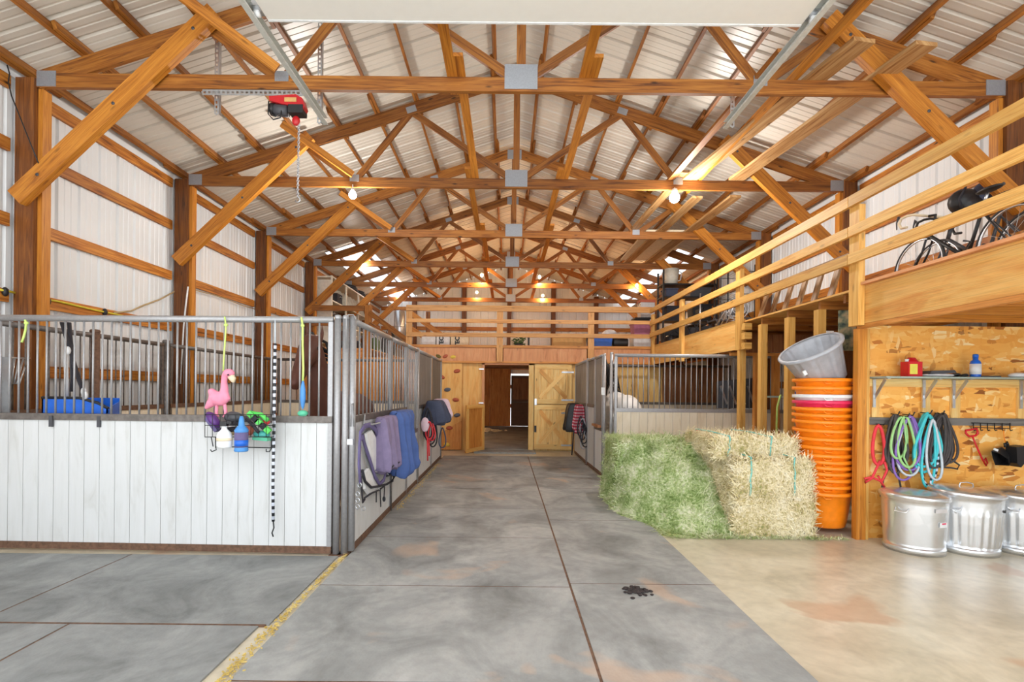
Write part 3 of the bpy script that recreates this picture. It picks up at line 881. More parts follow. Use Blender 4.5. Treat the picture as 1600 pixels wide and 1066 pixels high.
MB().tube([(-1.39, 5.93, 0.02), (-1.39, 5.93, 0.66)], 0.009, 8).build('drop_rod', 'darkpipe', gate)
stall_panel('stall_divider', 'white boarded stall section just past the blanket gate', 'stall panel', (-1.42, 5.97), (-1.42, 6.86), nb=6)
stall_panel('stall_divider', 'stall section with a low feeding gap beside the striped pole', 'stall panel', (-1.42, 6.9), (-1.42, 7.7), mid=0.86, nb=7)
stall_post(-1.42, 7.76, 'grey steel post between the barred and the solid stall sections')
stall_panel('stall_divider', 'left stall section with solid grey boards, nearer of the two', 'stall panel', (-1.42, 7.82), (-1.42, 9.12), upper='grey_board')
stall_panel('stall_divider', 'farther solid grey board stall section at the left end of the aisle', 'stall panel', (-1.42, 9.18), (-1.42, 10.45), upper='grey_board')
stall_post(-1.42, 10.52, 'end post of the left stalls before the climbing wall panel')
tag(MB().span((-1.44, 9.125, 1.24), (-1.40, 9.175, 2.1)).build('wood_strip', 'pine'), 'light wood upright strip between the two solid grey stall sections', 'board')
stall_panel('stall_divider', 'rusty barred panel along the left wall inside the left stall', 'stall panel', (-5.02, 4.62), (-5.02, 7.1), pipe='darkpipe', railm='rust', board='cream_board', gap=0.13, br=0.008)
stall_panel('stall_divider', 'farther rusty barred panel along the left wall behind the flamingo', 'stall panel', (-5.02, 7.24), (-5.02, 10.4), pipe='darkpipe', railm='rust', board='cream_board', gap=0.13, br=0.008)
stall_post(-5.02, 5.93, 'thick rusty post of the left wall panel behind the blue feeder', 0.1, 2.18, 'rust')
stall_post(-5.02, 7.17, 'thick dark post joining the two left wall panels', 0.09, 2.18, 'darkpipe')
stall_post(-5.02, 10.46, 'dark post in the rear left corner of the left stall', 0.08, 2.15, 'darkpipe')
stall_panel('stall_divider', 'barred rear panel of the left stall behind the brown horse', 'stall panel', (-4.94, 10.5), (-1.5, 10.5), pipe='darkpipe', railm='darkpipe', board='cream_board', gap=0.12)
# right stall
stall_panel('stall_divider', 'cream boarded right stall front standing behind the hay', 'stall panel', (1.80, 8.1), (5.4, 8.06), top=2.1, mid=1.19, pipe='pipe', railm='pipe', board='cream_board', gap=0.087)
stall_post(1.755, 8.12, 'corner post of the right stall beside the piebald horse', 0.055, 2.14)
stall_post(1.70, 8.42, 'grey post with a white latch before the right feeding window', 0.05, 2.14)
tag(MB().box((1.672, 8.40, 1.5), (0.06, 0.03, 0.13)).build('gate_latch', 'white_plastic'), 'white latch on the right stall post beside the piebald horse', 'latch')
stall_panel('stall_divider', 'right stall section with the low feeding window and brown lip', 'stall panel', (1.69, 8.48), (1.675, 9.1), mid=0.83, upper='grey_board', pipe='pipe')
tag(MB().span((1.60, 8.5, 0.86), (1.662, 9.08, 0.9), (0, 1, 0)).build('window_lip', 'brown'), 'brown wooden lip under the right feeding window', 'board')
stall_panel('stall_divider', 'white and grey right stall section beyond the feeding window', 'stall panel', (1.675, 9.14), (1.66, 9.83), upper='grey_board')
stall_post(1.655, 9.87, 'grey post left of the feeding window on the right stalls', 0.055, 2.15)
stall_panel('stall_divider', 'last right stall section, where the red plaid blanket hangs', 'stall panel', (1.655, 9.95), (1.66, 11.6), upper='grey_board')
stall_panel('stall_divider', 'rear panel of the right stall before the knotty board wall', 'stall panel', (1.72, 11.72), (5.4, 11.72), pipe='darkpipe', railm='darkpipe', board='cream_board', gap=0.3)

# ------------------------------------------------------------------ cross wall below the rear loft
YW = 12.1
def planks(x0, x1, y, z0, z1, w, t=0.025, gap=0.004):
    b = MB(); n = max(1, int(round((x1 - x0) / w)))
    for k in range(n):
        b.span((x0 + (x1 - x0) * k / n + gap / 2, y - t / 2, z0), (x0 + (x1 - x0) * (k + 1) / n - gap / 2, y + t / 2, z1), (0, 0, 1))
    return b
struct(planks(XL + 0.01, -1.69, YW + 0.03, 0, 2.29, 0.3).build('wall_partition_left', 'orange_board'))
struct(planks(-1.69, -0.6, YW + 0.05, 0, 2.17, 0.55).build('wall_partition_middle', 'ply'))
struct(planks(0.68, 3.9, YW + 0.06, 0, 2.17, 0.15).build('wall_partition_right', 'knotty'))
struct(planks(3.9, XR - 0.01, YW + 0.06, 0, 2.17, 0.2).build('wall_partition_side', 'brown'))
struct(planks(-2.4, 0.17, YB - 0.35, 0, 2.5, 0.9).build('wall_rear_left', 'orange_board'))
struct(planks(1.05, 2.4, YB - 0.35, 0, 2.5, 0.9).build('wall_rear_right', 'orange_board'))
# climbing panel with holds
t = thing('climbing_panel', 'tall plywood climbing panel with bolted coloured holds', 'climbing wall', (-1.4, YW - 0.05, 0))
MB().span((-1.72, YW - 0.06, 0.02), (-1.10, YW - 0.035, 2.42), (0, 0, 1)).build('plywood_sheet', 'ply', t)
MB().prism([(-1.72, YW - 0.068, 0.02), (-1.10, YW - 0.068, 0.02), (-1.10, YW - 0.068, 0.74), (-1.72, YW - 0.068, 0.36)], (0, 0.006, 0), (0, 0, 1)).build('lower_board', 'orange_board', t)
for (px, py, m) in ((679, 557, 'hold_olive'), (696, 557, 'hold_red'), (708, 558, 'hold_yellow'), (714, 580, 'hold_red'), (690, 589, 'hold_red'), (699, 609, 'hold_grey'), (712, 625, 'hold_red'), (714, 649, 'hold_grey'), (702, 669, 'hold_red'), (698, 695, 'hold_yellow')):
    p = P(px, py, YW - 0.07)
    if p.x < -1.68: p.x = -1.68
    MB().ball(p, (0.085, 0.05, 0.05), 10, 6, RY(rng.uniform(-0.6, 0.6))).build('climbing_hold', m, t)
# doorway
t = thing('door_frame', 'wooden frame around the open stable doorway', 'door frame', (0.0, YW, 0))
MB().span((-0.6, YW - 0.05, 0), (-0.54, YW + 0.08, 2.19), (0, 0, 1)).build('jamb', 'pinkply', t)
MB().span((0.56, YW - 0.05, 0), (0.68, YW + 0.08, 2.19), (0, 0, 1)).build('jamb', 'knotty', t)
MB().span((-0.6, YW - 0.05, 2.13), (0.68, YW + 0.08, 2.19)).build('head', 'pinkply', t)
for z in (2.02, 1.18):
    MB().box((-0.62, YW - 0.055, z), (0.12, 0.01, 0.03)).build('hinge', 'silver', t)
# dutch door on the right, two leaves with crosses
def xdoor(name, label, x0, x1, z0, z1):
    y = YW - 0.02
    t = thing(name, label, 'door', ((x0 + x1) / 2, y, z0), 'leaves of the cross-braced stable door')
    planks(x0, x1, y, z0, z1, 0.15).build('board_panel', 'knotty', t)
    yf = y - 0.025
    for (a, c) in (((x0, z0 + 0.06), (x1, z0 + 0.06)), ((x0, z1 - 0.06), (x1, z1 - 0.06))):
        MB().beam((a[0], yf, a[1]), (c[0], yf, c[1]), 0.025, 0.12, (0, 0, 1)).build('rail_board', 'knotty', t)
    for x in (x0 + 0.055, x1 - 0.055):
        MB().beam((x, yf, z0 + 0.12), (x, yf, z1 - 0.12), 0.025, 0.11, (1, 0, 0)).build('stile_board', 'knotty', t)
    MB().beam((x0 + 0.13, yf, z0 + 0.15), (x1 - 0.13, yf, z1 - 0.15), 0.022, 0.1, (0, 0, 1)).build('cross_brace', 'knotty', t)
    MB().beam((x0 + 0.13, yf + 0.001, z1 - 0.15), (x1 - 0.13, yf + 0.001, z0 + 0.15), 0.02, 0.1, (0, 0, 1)).build('cross_brace', 'ply', t)
    for z in (z0 + 0.1, z1 - 0.2):
        MB().box((x1 - 0.1, yf - 0.015, z), (0.3, 0.008, 0.04)).build('strap_hinge', 'silver', t)
    b = MB()
    b.box((x0 + 0.03, yf - 0.018, z0 + 0.5 if z0 < 0.5 else z0 + 0.05), (0.05, 0.012, 0.16)); b.build('bolt_latch', 'silver' if z0 > 0.5 else 'black', t)
    return t
xdoor('stable_door', 'lower half of the closed stable door with diagonal crossed boards', 0.70, 1.62, 0.05, 1.15)
xdoor('stable_door', 'upper half of the closed stable door, spotted with knots', 0.70, 1.62, 1.17, 2.16)
# open half door leaning out into the aisle
t = thing('half_door', 'plywood half door swung open beside the stable doorway', 'door', (-0.75, 11.7, 0))
a, c = V((-0.56, YW - 0.08, 0)), V((-0.94, 11.38, 0))
d = (c - a).normalized()
zz = lambda k: V((0, 0, k))
MB().beam((a + c) / 2 + zz(0.02), (a + c) / 2 + zz(1.14), 0.02, (c - a).length, d).build('board', 'orange_board', t)
nrm = V((-d.y, d.x, 0)); nrm = nrm if nrm.x > 0 else -nrm
for p in (a + d * 0.04, c - d * 0.04):
    MB().beam(p + zz(0.02) + nrm * 0.02, p + zz(1.14) + nrm * 0.02, 0.03, 0.09, d).build('frame_board', 'ply', t)
for z in (0.07, 1.1):
    MB().beam(a + zz(z) + nrm * 0.021, c + zz(z) + nrm * 0.021, 0.03, 0.09).build('frame_board', 'ply', t)
# room behind the doorway
d2 = MB().span((0.20, YB - 0.45, 0.02), (1.02, YB - 0.39, 2.12), (0, 0, 1)).build('door_1', 'door_brown'); struct(d2)
MB().span((0.28, YB - 0.47, 1.12), (0.94, YB - 0.45, 2.0)).build('panel', 'brown', d2)
MB().span((0.20, YB - 0.475, 1.0), (1.02, YB - 0.45, 1.03)).build('seam_strip', 'grey_board', d2)
b = MB()
for k in range(160):
    a_ = rng.random() * 6.3; r_ = abs(rng.gauss(0, 0.3))
    h_ = max(0, 0.12 - r_ * 0.2)
    b.ball((-0.75 + r_ * math.cos(a_) * 1.1, 17.6 + r_ * math.sin(a_) * 0.5, h_ * rng.random() + 0.02), (0.08, 0.06, 0.035), 7, 5, RZ(rng.random() * 3))
o = tag(b.build('wood_shavings', 'cream'), 'pale heap of wood shavings on the floor inside the doorway', 'shavings'); o['kind'] = 'stuff'

# ------------------------------------------------------------------ lofts
DZ = 2.59
t = thing('rear_loft', 'rear loft platform with knotty plywood fascia above the stable doors', 'loft', (0.6, 12.0, 2.2))
MB().span((-2.43, 12.0, DZ - 0.03), (XR - 0.01, YB - 0.36, DZ), (0, 1, 0)).build('deck', 'ply', t)
for k, (x0, x1) in enumerate(((-2.43, -0.26), (-0.08, 1.98), (2.16, 3.55))):
    MB().span((x0, 12.005, 2.2), (x1, 12.03, 2.545), (0, 0, 1)).build('fascia', 'pinkply', t)
MB().span((-2.43, 11.97, 2.545), (3.6, 12.03, 2.61)).build('edge_trim', 'orange_board', t)
MB().span((-2.43, 11.985, 2.17), (3.55, 12.03, 2.215)).build('lower_trim', 'orange_board', t)
for k in range(12):
    y = 12.5 + 0.68 * k
    MB().span((-2.4, y, DZ - 0.2), (XR - 0.01, y + 0.04, DZ - 0.032)).build('joist', 'truss', t)
t = thing('loft_railing', 'three board railing of the rear loft, facing the camera', 'railing', (0.6, 11.95, 2.6))
for (z, h_) in ((3.5, 0.14), (3.19, 0.09), (2.85, 0.1)):
    MB().span((-2.46, 11.9, z - h_ / 2), (3.56, 11.94, z + h_ / 2)).build('rail', 'rear_rail', t)
for x in (-2.4, -0.17, 2.07):
    MB().span((x - 0.075, 11.941, 2.2), (x + 0.075, 11.968, 3.56), (0, 0, 1)).build('rail_post', 'rear_rail', t)
# right loft
t = thing('side_loft', 'right loft platform on studs with plywood fascia and open joists', 'loft', (4.6, 7.3, 2.2))
MB().span((3.60, 2.4, DZ - 0.022), (XR - 0.01, 11.98, DZ), (0, 1, 0)).build('deck', 'ply', t)
MB().span((3.60, 2.4, 2.21), (3.625, 5.02, DZ - 0.024), (0, 1, 0)).build('fascia', 'ply', t)
MB().span((3.55, 2.4, DZ + 0.002), (3.70, 4.885, DZ + 0.03), (0, 1, 0)).build('edge_trim', 'pinkply', t)
MB().span((3.598, 2.4, 2.165), (3.66, 5.0, 2.208), (0, 1, 0)).build('lower_trim', 'orange_board', t)
MB().span((3.60, 7.5, 2.17), (3.625, 11.96, DZ - 0.024), (0, 1, 0)).build('fascia', 'ply', t)
MB().span((3.598, 7.5, DZ + 0.002), (3.68, 11.96, DZ + 0.045), (0, 1, 0)).build('edge_trim', 'pine', t)
for y in (2.5, 2.95, 3.4, 3.85, 4.3, 4.75):
    MB().span((3.63, y, 2.21), (XR - 0.01, y + 0.04, DZ - 0.024), (1, 0, 0)).build('joist', 'honey', t)
for y in (5.2, 5.62, 6.26, 6.9, 7.5, 8.4, 9.0, 9.6, 10.2, 10.8, 11.4):
    MB().span((3.63, y + 0.01, DZ - 0.12), (XR - 0.01, y + 0.05, DZ - 0.024), (1, 0, 0)).build('joist', 'truss', t)
planks(3.68, XR - 0.01, 7.98, 2.16, 2.46, 0.5).build('header_board', 'brown', t)
MB().span((3.66, 7.94, 2.1), (XR - 0.01, 8.0, 2.15)).build('header_sill', 'orange_board', t)
for (y, lab, z1) in ((5.64, 'light wall stud behind the tilted grey tub', 2.47), (6.24, 'tall light stud rising behind the twine-tied hay', 2.47), (6.9, 'second light stud from the loft railing, behind the hay', 2.47), (7.52, 'light stud directly under the loft railing post behind the hay', 2.47)):
    o = MB().span((3.60, y - 0.02, 0), (3.69, y + 0.07, z1), (0, 0, 1)).build('wall_stud', 'pine')
    tag(o, lab, 'stud', 'studs under the right loft')
for (px, lab) in ((1182, 'darker inner stud left of the others, before the stall bars'), (1211, 'darker inner stud standing between two light studs')):
    x = (px - CX) / F * 7.9
    o = MB().span((x - 0.05, 7.85, 0), (x + 0.05, 7.93, 2.1), (0, 0, 1)).build('wall_stud', 'orange_board')
    tag(o, lab, 'stud', 'studs under the right loft')
t = thing('loft_railing', 'three board railing running along the right loft', 'railing', (3.55, 7, 2.6))
for (z, h_) in ((3.465, 0.11), (3.155, 0.1), (2.875, 0.105)):
    for (a, c) in ((2.0, 4.99), (5.0, 8.6), (8.605, 11.9)):
        MB().span((3.49, a, z - h_ / 2), (3.53, c, z + h_ / 2), (0, 1, 0)).build('rail', 'pine', t)
for (y, z0) in ((4.96, 2.19), (7.45, 2.15), (9.9, 2.12), (11.86, 2.1)):
    MB().span((3.532, y - 0.07, z0), (3.595, y + 0.07, 3.41 if y < 6 else 3.38), (0, 0, 1)).build('rail_post', 'pine', t)
for z in (2.2, 2.35, 2.49):
    o = MB().span((3.55, 7.26, z - 0.05), (3.66, 7.36, z + 0.05)).build('wood_block', 'pine')
    tag(o, {2.2: 'lowest', 2.35: 'middle', 2.49: 'topmost'}[z] + ' wood block beside the loft railing post', 'block', 'wood blocks at the loft edge')
t = thing('corner_post', 'tall timber corner post between the orange tubs and the board wall', 'post', (3.66, 5.04, 0))
MB().span((3.605, 4.99, 0), (3.70, 5.06, 2.17), (0, 0, 1)).build('post_core', 'honey', t)
MB().span((3.702, 5.0, 0), (3.735, 5.04, 2.17), (0, 0, 1)).build('side_board', 'pine', t)
# left loft and stair
t = thing('left_loft', 'left loft platform at the back holding the metal shelves', 'loft', (-4.5, 13, 2.3))
MB().span((XL + 0.01, 13.0, DZ - 0.03), (-3.65, YB - 0.36, DZ), (0, 1, 0)).build('deck', 'ply', t)
MB().span((XL + 0.01, 12.98, 2.3), (-3.65, 13.0, DZ), (1, 0, 0)).build('fascia', 'orange_board', t)
t = thing('loft_railing', 'dark beam railing of the left loft ending at a stout post', 'railing', (-4.4, 12.95, 2.6))
MB().span((XL + 0.01, 12.84, 3.56), (-3.77, 12.9, 3.7), (1, 0, 0)).build('rail', 'truss', t)
MB().span((XL + 0.01, 12.86, 3.16), (-3.77, 12.9, 3.25), (1, 0, 0)).build('rail', 'truss', t)
MB().span((-3.76, 12.86, 2.3), (-3.6, 13.0, 3.72), (0, 0, 1)).build('rail_post', 'honey', t)
t = thing('stair_handrail', 'sloping wooden stair handrail going down beside the left loft', 'handrail', (-3.1, 12.6, 2.5))
for (z0, z1) in ((3.5, 2.72), (3.2, 2.45)):
    MB().beam((-3.6, 12.7, z0), (-2.5, 12.5, z1), 0.04, 0.13).build('handrail_board', 'truss', t)
for x, z in ((-3.05, 3.15), (-2.5, 2.8)):
    MB().span((x - 0.04, 12.62, 0.0), (x + 0.04, 12.7, z), (0, 0, 1)).build('baluster', 'truss', t)
t = thing('stair_handrail', 'sloping crossed boards behind the left end of the rear loft railing', 'handrail', (-2.2, 14, 2.6))
for (px0, py0, px1, py1) in ((640, 488, 692, 525), (640, 512, 695, 548)):
    MB().beam(P(px0, py0, 14.0), P(px1, py1, 14.0), 0.04, 0.14).build('handrail_board', 'honey', t)
MB().span((-2.34, 14.03, DZ), (-2.22, 14.1, 3.75), (0, 0, 1)).build('baluster', 'truss', t)

# ------------------------------------------------------------------ board wall of the alcove
struct(MB().span((3.735, 5.06, 0), (WR - 0.06, 5.075, 2.21)).build('wall_alcove', 'osb', org=(0, 5.06, 0)))
tag(MB().span((3.75, 5.035, 1.18), (5.5, 5.058, 1.255)).build('hook_board', 'grey_board'), 'weathered grey board across the board wall where the ropes hang', 'board')
tag(MB().span((3.75, 5.035, 1.575), (5.5, 5.058, 1.655)).build('shelf_cleat', 'knotty'), 'wooden cleat right under the narrow shelf', 'board')
for (x0, x1, lab) in ((1362, 1374, 'leftmost short upright between the shelf and the hook board'), (1441, 1453, 'short upright behind the second shelf bracket'), (1486, 1500, 'short upright behind the third shelf bracket'), (1590, 1603, 'short upright at the right edge of the photo below the shelf')):
    xa, xb = P(x0, 630, 5.04).x, P(x1, 630, 5.04).x
    o = MB().span((xa, 5.036, 1.258), (xb, 5.058, 1.572), (0, 0, 1)).build('wall_batten', 'knotty')
    tag(o, lab, 'batten', 'battens under the shelf')
t = thing('wall_shelf', 'narrow pale green shelf on grey steel brackets', 'shelf', (4.6, 4.95, 1.66))
MB().span((3.75, 4.80, 1.658), (5.5, 5.055, 1.675), (1, 0, 0)).build('shelf_board', 'shelf_green', t)
for px in (1369, 1447, 1494, 1600):
    x = P(px, 600, 5.0).x
    b = MB().span((x - 0.014, 4.83, 1.648), (x + 0.014, 5.05, 1.656)).span((x - 0.014, 5.02, 1.36), (x + 0.014, 5.033, 1.65), (0, 0, 1))
    b.beam((x, 4.88, 1.645), (x, 5.02, 1.46), 0.008, 0.03)
    b.build('bracket', 'galv', t)
tag(MB().box((P(1323, 525, 5.69).x, 5.685, 2.235), (0.2, 0.02, 0.47)).build('print_board', 'mottled'), 'mottled green printed board behind the tilted grey tub', 'board')

# ------------------------------------------------------------------ horses
def horse(name, label, x, y, head_dir, mat_, star=False, hs=1.0):
    t = thing(name, label, 'horse', (x, y, 0))
    R = RZ(head_dir)
    W = lambda a, b=0, c=0: V((x, y, 0)) + R @ V((a, b, c))
    b = MB()
    def limb(pts):
        b.tube([W(*p[:3]) for p in pts], [p[3] if len(p) == 4 else (p[3], p[4]) for p in pts], 14)
    limb([(0.25, 0, 1.1, .08, .12), (0.18, 0, 1.12, .18, .24), (0.0, 0, 1.1, .24, .33), (-.35, 0, 1.06, .28, .33), (-.8, 0, 1.07, .29, .32), (-1.12, 0, 1.14, .27, .31), (-1.38, 0, 1.12, .21, .27), (-1.5, 0, 1.1, .1, .15)])
    b.ball(W(-.2, 0, 1.36), (.22, .22, .13))
    limb([(-.02, 0, 1.18, .17, .3), (.14, 0, 1.42, .14, .25), (.27, 0, 1.65, .11, .2), (.36, 0, 1.86, .09, .15), (.42, 0, 2.0, .08, .11)])
    limb([(.38, 0, 2.02, .07, .09), (.46, 0, 1.98, .1, .14), (.58, 0, 1.87, .1, .14), (.72, 0, 1.72, .075, .1), (.84, 0, 1.58, .065, .08), (.9, 0, 1.51, .055, .06)])
    for s in (-1, 1):
        limb([(.38, s * .07, 2.04, .035), (.38, s * .085, 2.13, .03), (.4, s * .08, 2.21, .012)])
        f = 0.05 * s
        limb([(-.02, s * .15, 1.05, .13), (.0 + f, s * .16, .78, .085), (.02 + f, s * .16, .5, .055), (.02 + f, s * .16, .44, .05), (.01 + f, s * .16, .16, .036), (.02 + f, s * .16, .1, .046), (.05 + f, s * .16, .05, .045), (.07 + f, s * .16, .0, .062)])
        limb([(-1.22, s * .15, 1.05, .2), (-1.16 - f, s * .17, .78, .13), (-1.33 - f, s * .17, .58, .07), (-1.4 - f, s * .17, .5, .062), (-1.37 - f, s * .17, .2, .042), (-1.35 - f, s * .17, .1, .05), (-1.32 - f, s * .17, .05, .048), (-1.3 - f, s * .17, 0.0, .065)])
    fused('body', b, mat_, t, 0.028, 5)
    m = MB()
    for k in range(26):
        f = k / 25; p = V((.4, 0, 2.08)).lerp(V((-.1, 0, 1.5)), f); sd = rng.choice((-1, 1))
        m.tube([W(p.x - .06, 0.01 * sd, p.z), W(p.x - .13, .08 * sd, p.z - .04), W(p.x - .12, .13 * sd, p.z - .22)], [.02, .018, .005], 5)
    m.tube([W(.46, 0, 2.1), W(.52, .02, 2.02), W(.56, .02, 1.93)], [.025, .03, .008], 6)
    m.build('mane', 'black_hair', t)
    MB().tube([W(-1.48, 0, 1.2), W(-1.6, 0, 1.1), W(-1.66, 0, .85), W(-1.64, 0, .4)], [.03, .05, .065, .02], 9).build('tail', 'black_hair', t)
    for s in (-1, 1):
        MB().ball(W(.53, s * .085, 1.93), 0.022, 8, 6).build('eye', 'black', t)
    if star:
        MB().ball(W(.585, 0, 1.99), (.035, .035, .045), 8, 6).build('white_star', 'fleece', t)
    return t
horse('bay_horse', 'dark brown bay horse standing in the left stall behind the corner posts', -2.12, 5.75, -PI / 2, 'bay', True)
horse('piebald_horse', 'white horse with black patches, rump to the camera, in the right stall', 2.26, 10.2, PI / 2, 'piebald')

# ------------------------------------------------------------------ hay
from mathutils import noise as mnoise
def hay_strands(fn, n, lmin=0.05, lmax=0.15, w=0.0028):
    b = MB(); vs, fs = [], []
    for k in range(n):
        p, nrm = fn()
        d = V((rng.gauss(0, 1), rng.gauss(0, 1), rng.gauss(0, 1))).normalized()
        d = (d - nrm * d.dot(nrm) * 0.72).normalized()
        s = d.cross(nrm)
        if s.length < 1e-3: continue
        s = s.normalized() * w * rng.uniform(0.6, 1.5)
        L = rng.uniform(lmin, lmax); bow = nrm * rng.uniform(0.004, 0.035) + s.normalized() * rng.uniform(-0.03, 0.03) + V((0, 0, -0.01))
        q = [p - d * L / 2 - nrm * 0.006, p + bow, p + d * L / 2 + nrm * rng.uniform(-0.012, 0.014)]
        for c in q:
            if c.z < 0.004: c.z = 0.004
        o = len(vs)
        vs += [q[0] - s, q[0] + s, q[1] + s, q[1] - s, q[2] + s * 0.5, q[2] - s * 0.5]
        fs += [(o, o + 1, o + 2, o + 3), (o + 3, o + 2, o + 4, o + 5)]
    return b.add(vs, fs, V((1, 0, 0)))
def bale_body(c, s, R, amp=0.018, n=16):
    c = V(c); h = V(s) / 2; b = MB()
    for ax in range(3):
        for sg in (-1, 1):
            vs, fs = [], []
            for i in range(n + 1):
                for j in range(n + 1):
                    p = [0, 0, 0]; p[ax] = sg; p[(ax + 1) % 3] = (2 * i / n - 1) * sg; p[(ax + 2) % 3] = 2 * j / n - 1
                    p = V(p)
                    k = (abs(p.x) ** 9 + abs(p.y) ** 9 + abs(p.z) ** 9) ** (-1 / 9.0)
                    q = V((p.x * h.x, p.y * h.y, p.z * h.z)) * k
                    q += p.normalized() * amp * mnoise.noise((q + c) * 9) + p.normalized() * amp * 0.8 * math.sin((q.x + c.x) * 52)
                    vs.append(c + R @ q)
            for i in range(n):
                for j in range(n):
                    a = i * (n + 1) + j
                    fs.append((a, a + n + 1, a + n + 2, a + 1))
            b.add(vs, fs, V((1, 0, 0)), True)
    return b
def bale(label, c, s, rz, m, n, twine=None):
    R = RZ(rz).to_3x3()
    t = thing('hay_bale', label, 'hay bale', (c[0], c[1], c[2] - s[2] / 2), 'hay bales by the right stall')
    bale_body(c, s, R).build('bale_body', m, t)
    h = V(s) / 2
    def fn():
        f = rng.choice((0, 0, 1, 1, 2, 2, 2))
        sg = 1 if f == 2 else rng.choice((-1, 1))
        if f == 1 and rng.random() < 0.7: sg = -1
        p = [rng.uniform(-1, 1) for _ in range(3)]; p[f] = sg
        nv = [0, 0, 0]; nv[f] = sg
        return V(c) + R @ V((p[0] * h.x, p[1] * h.y, p[2] * h.z)) , R @ V(nv)
    o = hay_strands(fn, int(n * 1.25), 0.07, 0.24, 0.0024).build('hay_stems', 'stem_tan' if m == 'hay_tan' else 'stem_green', t); o['kind'] = 'stuff'
    for x in (twine or ()):
        g = 0.028
        q = [(x, -h.y - g, -h.z * .95), (x + .01, -h.y - g, h.z + g), (x - .01, 0, h.z + g * 1.5), (x, h.y + g, h.z + g), (x, h.y + g, -h.z * .95)]
        pts = []
        for a, d in zip(q, q[1:]):
            for k in range(5):
                e = V(a).lerp(V(d), k / 5); pts.append(V(c) + R @ (e + V((rng.gauss(0, .006), 0, 0))))
        MB().tube(pts, 0.0075, 6).build('baling_twine', 'twine', t)
    return t
bale('pale tan hay bale at the bottom of the stack, its cut end facing the camera', (2.82, 5.58, 0.205), (0.80, 0.98, 0.40), 0.0, 'hay_tan', 6500)
bale('tan hay bale in the middle of the stack beside the orange tubs', (2.81, 5.6, 0.605), (0.79, 0.96, 0.38), 0.03, 'hay_tan', 6500, (-0.26, 0.2))
bale('greenish tan top hay bale tied with blue twine', (2.74, 5.78, 0.895), (0.86, 0.92, 0.2), -0.03, 'hay_tan', 4500, (-0.3, 0.15))
bale('green hay bale at the left end of the stack, under the loose hay', (1.95, 6.78, 0.43), (0.98, 0.95, 0.84), 0.0, 'hay_green', 5000)
def heap_h(x, y):
    yf = 5.1 + max(0, 1.9 - x) * 1.25 + 0.5 * max(0, 1.62 - x)
    a = max(0.0, min(1.0, (y - yf) / 0.95)); a = a * a * (3 - 2 * a) * 0.6 + a * 0.4
    c = max(0.0, min(1.0, (x - 1.36) / 0.16))
    r = max(0.0, min(1.0, (2.52 - x) / 0.1)) * 0.5 + 0.5
    return (0.85 * a * c * r) * (0.93 + 0.14 * mnoise.noise(V((x * 5, y * 5, 0)))) + (0.02 * mnoise.noise(V((x * 14, y * 14, 3))) if a > 0 else 0)
b = MB(); nx, ny = 34, 44; X0, X1, Y0h, Y1h = 1.36, 2.44, 5.05, 7.0
vs = [V((X0 + (X1 - X0) * i / nx, Y0h + (Y1h - Y0h) * j / ny, 0)) for i in range(nx + 1) for j in range(ny + 1)]
for p in vs: p.z = max(0.002, heap_h(p.x, p.y))
fs = [(i * (ny + 1) + j, (i + 1) * (ny + 1) + j, (i + 1) * (ny + 1) + j + 1, i * (ny + 1) + j + 1) for i in range(nx) for j in range(ny)]
b.add(vs, fs, V((1, 0, 0)), True)
def heap_fn():
    while True:
        x, y = rng.uniform(X0, X1 + 0.02), rng.uniform(Y0h - 0.06, Y1h)
        z = heap_h(x, y)
        e = 0.02
        nrm = V((heap_h(x - e, y) - heap_h(x + e, y), heap_h(x, y - e) - heap_h(x, y + e), 2 * e)).normalized()
        if z > 0.01 and rng.random() < (1.0 - 0.75 * nrm.z) + 0.1 or (z <= 0.01 and x > 1.6 and rng.random() < 0.06):
            return V((x, y, max(z, 0.006))), nrm
t = thing('loose_hay', 'green loose hay spilling over the bales onto the floor', 'hay', (1.9, 5.6, 0)); t['kind'] = 'stuff'
o = b.build('hay_heap', 'hay_green', t); o['kind'] = 'stuff'
o = hay_strands(heap_fn, 24000, 0.08, 0.28, 0.0025).build('hay_stems', 'stem_green', t); o['kind'] = 'stuff'
def skirt():
    return V((rng.uniform(1.75, 3.5), 5.02 + abs(rng.gauss(0, 0.035)) - 0.05, 0.006)), V((0, 0, 1))
o = hay_strands(skirt, 420, 0.05, 0.13).build('hay_litter', 'stem_green'); tag(o, 'thin fringe of fallen hay on the floor before the bales', 'hay'); o['kind'] = 'stuff'
t = thing('hay_knife', 'red handled tool with a curved dark blade lying on the green hay', 'tool', P(1085, 684, 6.75))
MB().tube([P(1080, 675, 6.75), P(1093, 674, 6.75)], 0.022, 8).build('handle', 'red_plastic', t)
MB().tube([P(1081, 675, 6.75), P(1076, 673, 6.75), P(1070, 677, 6.75), P(1066, 685, 6.75)], 0.012, 7).build('blade', 'dark_grey', t)

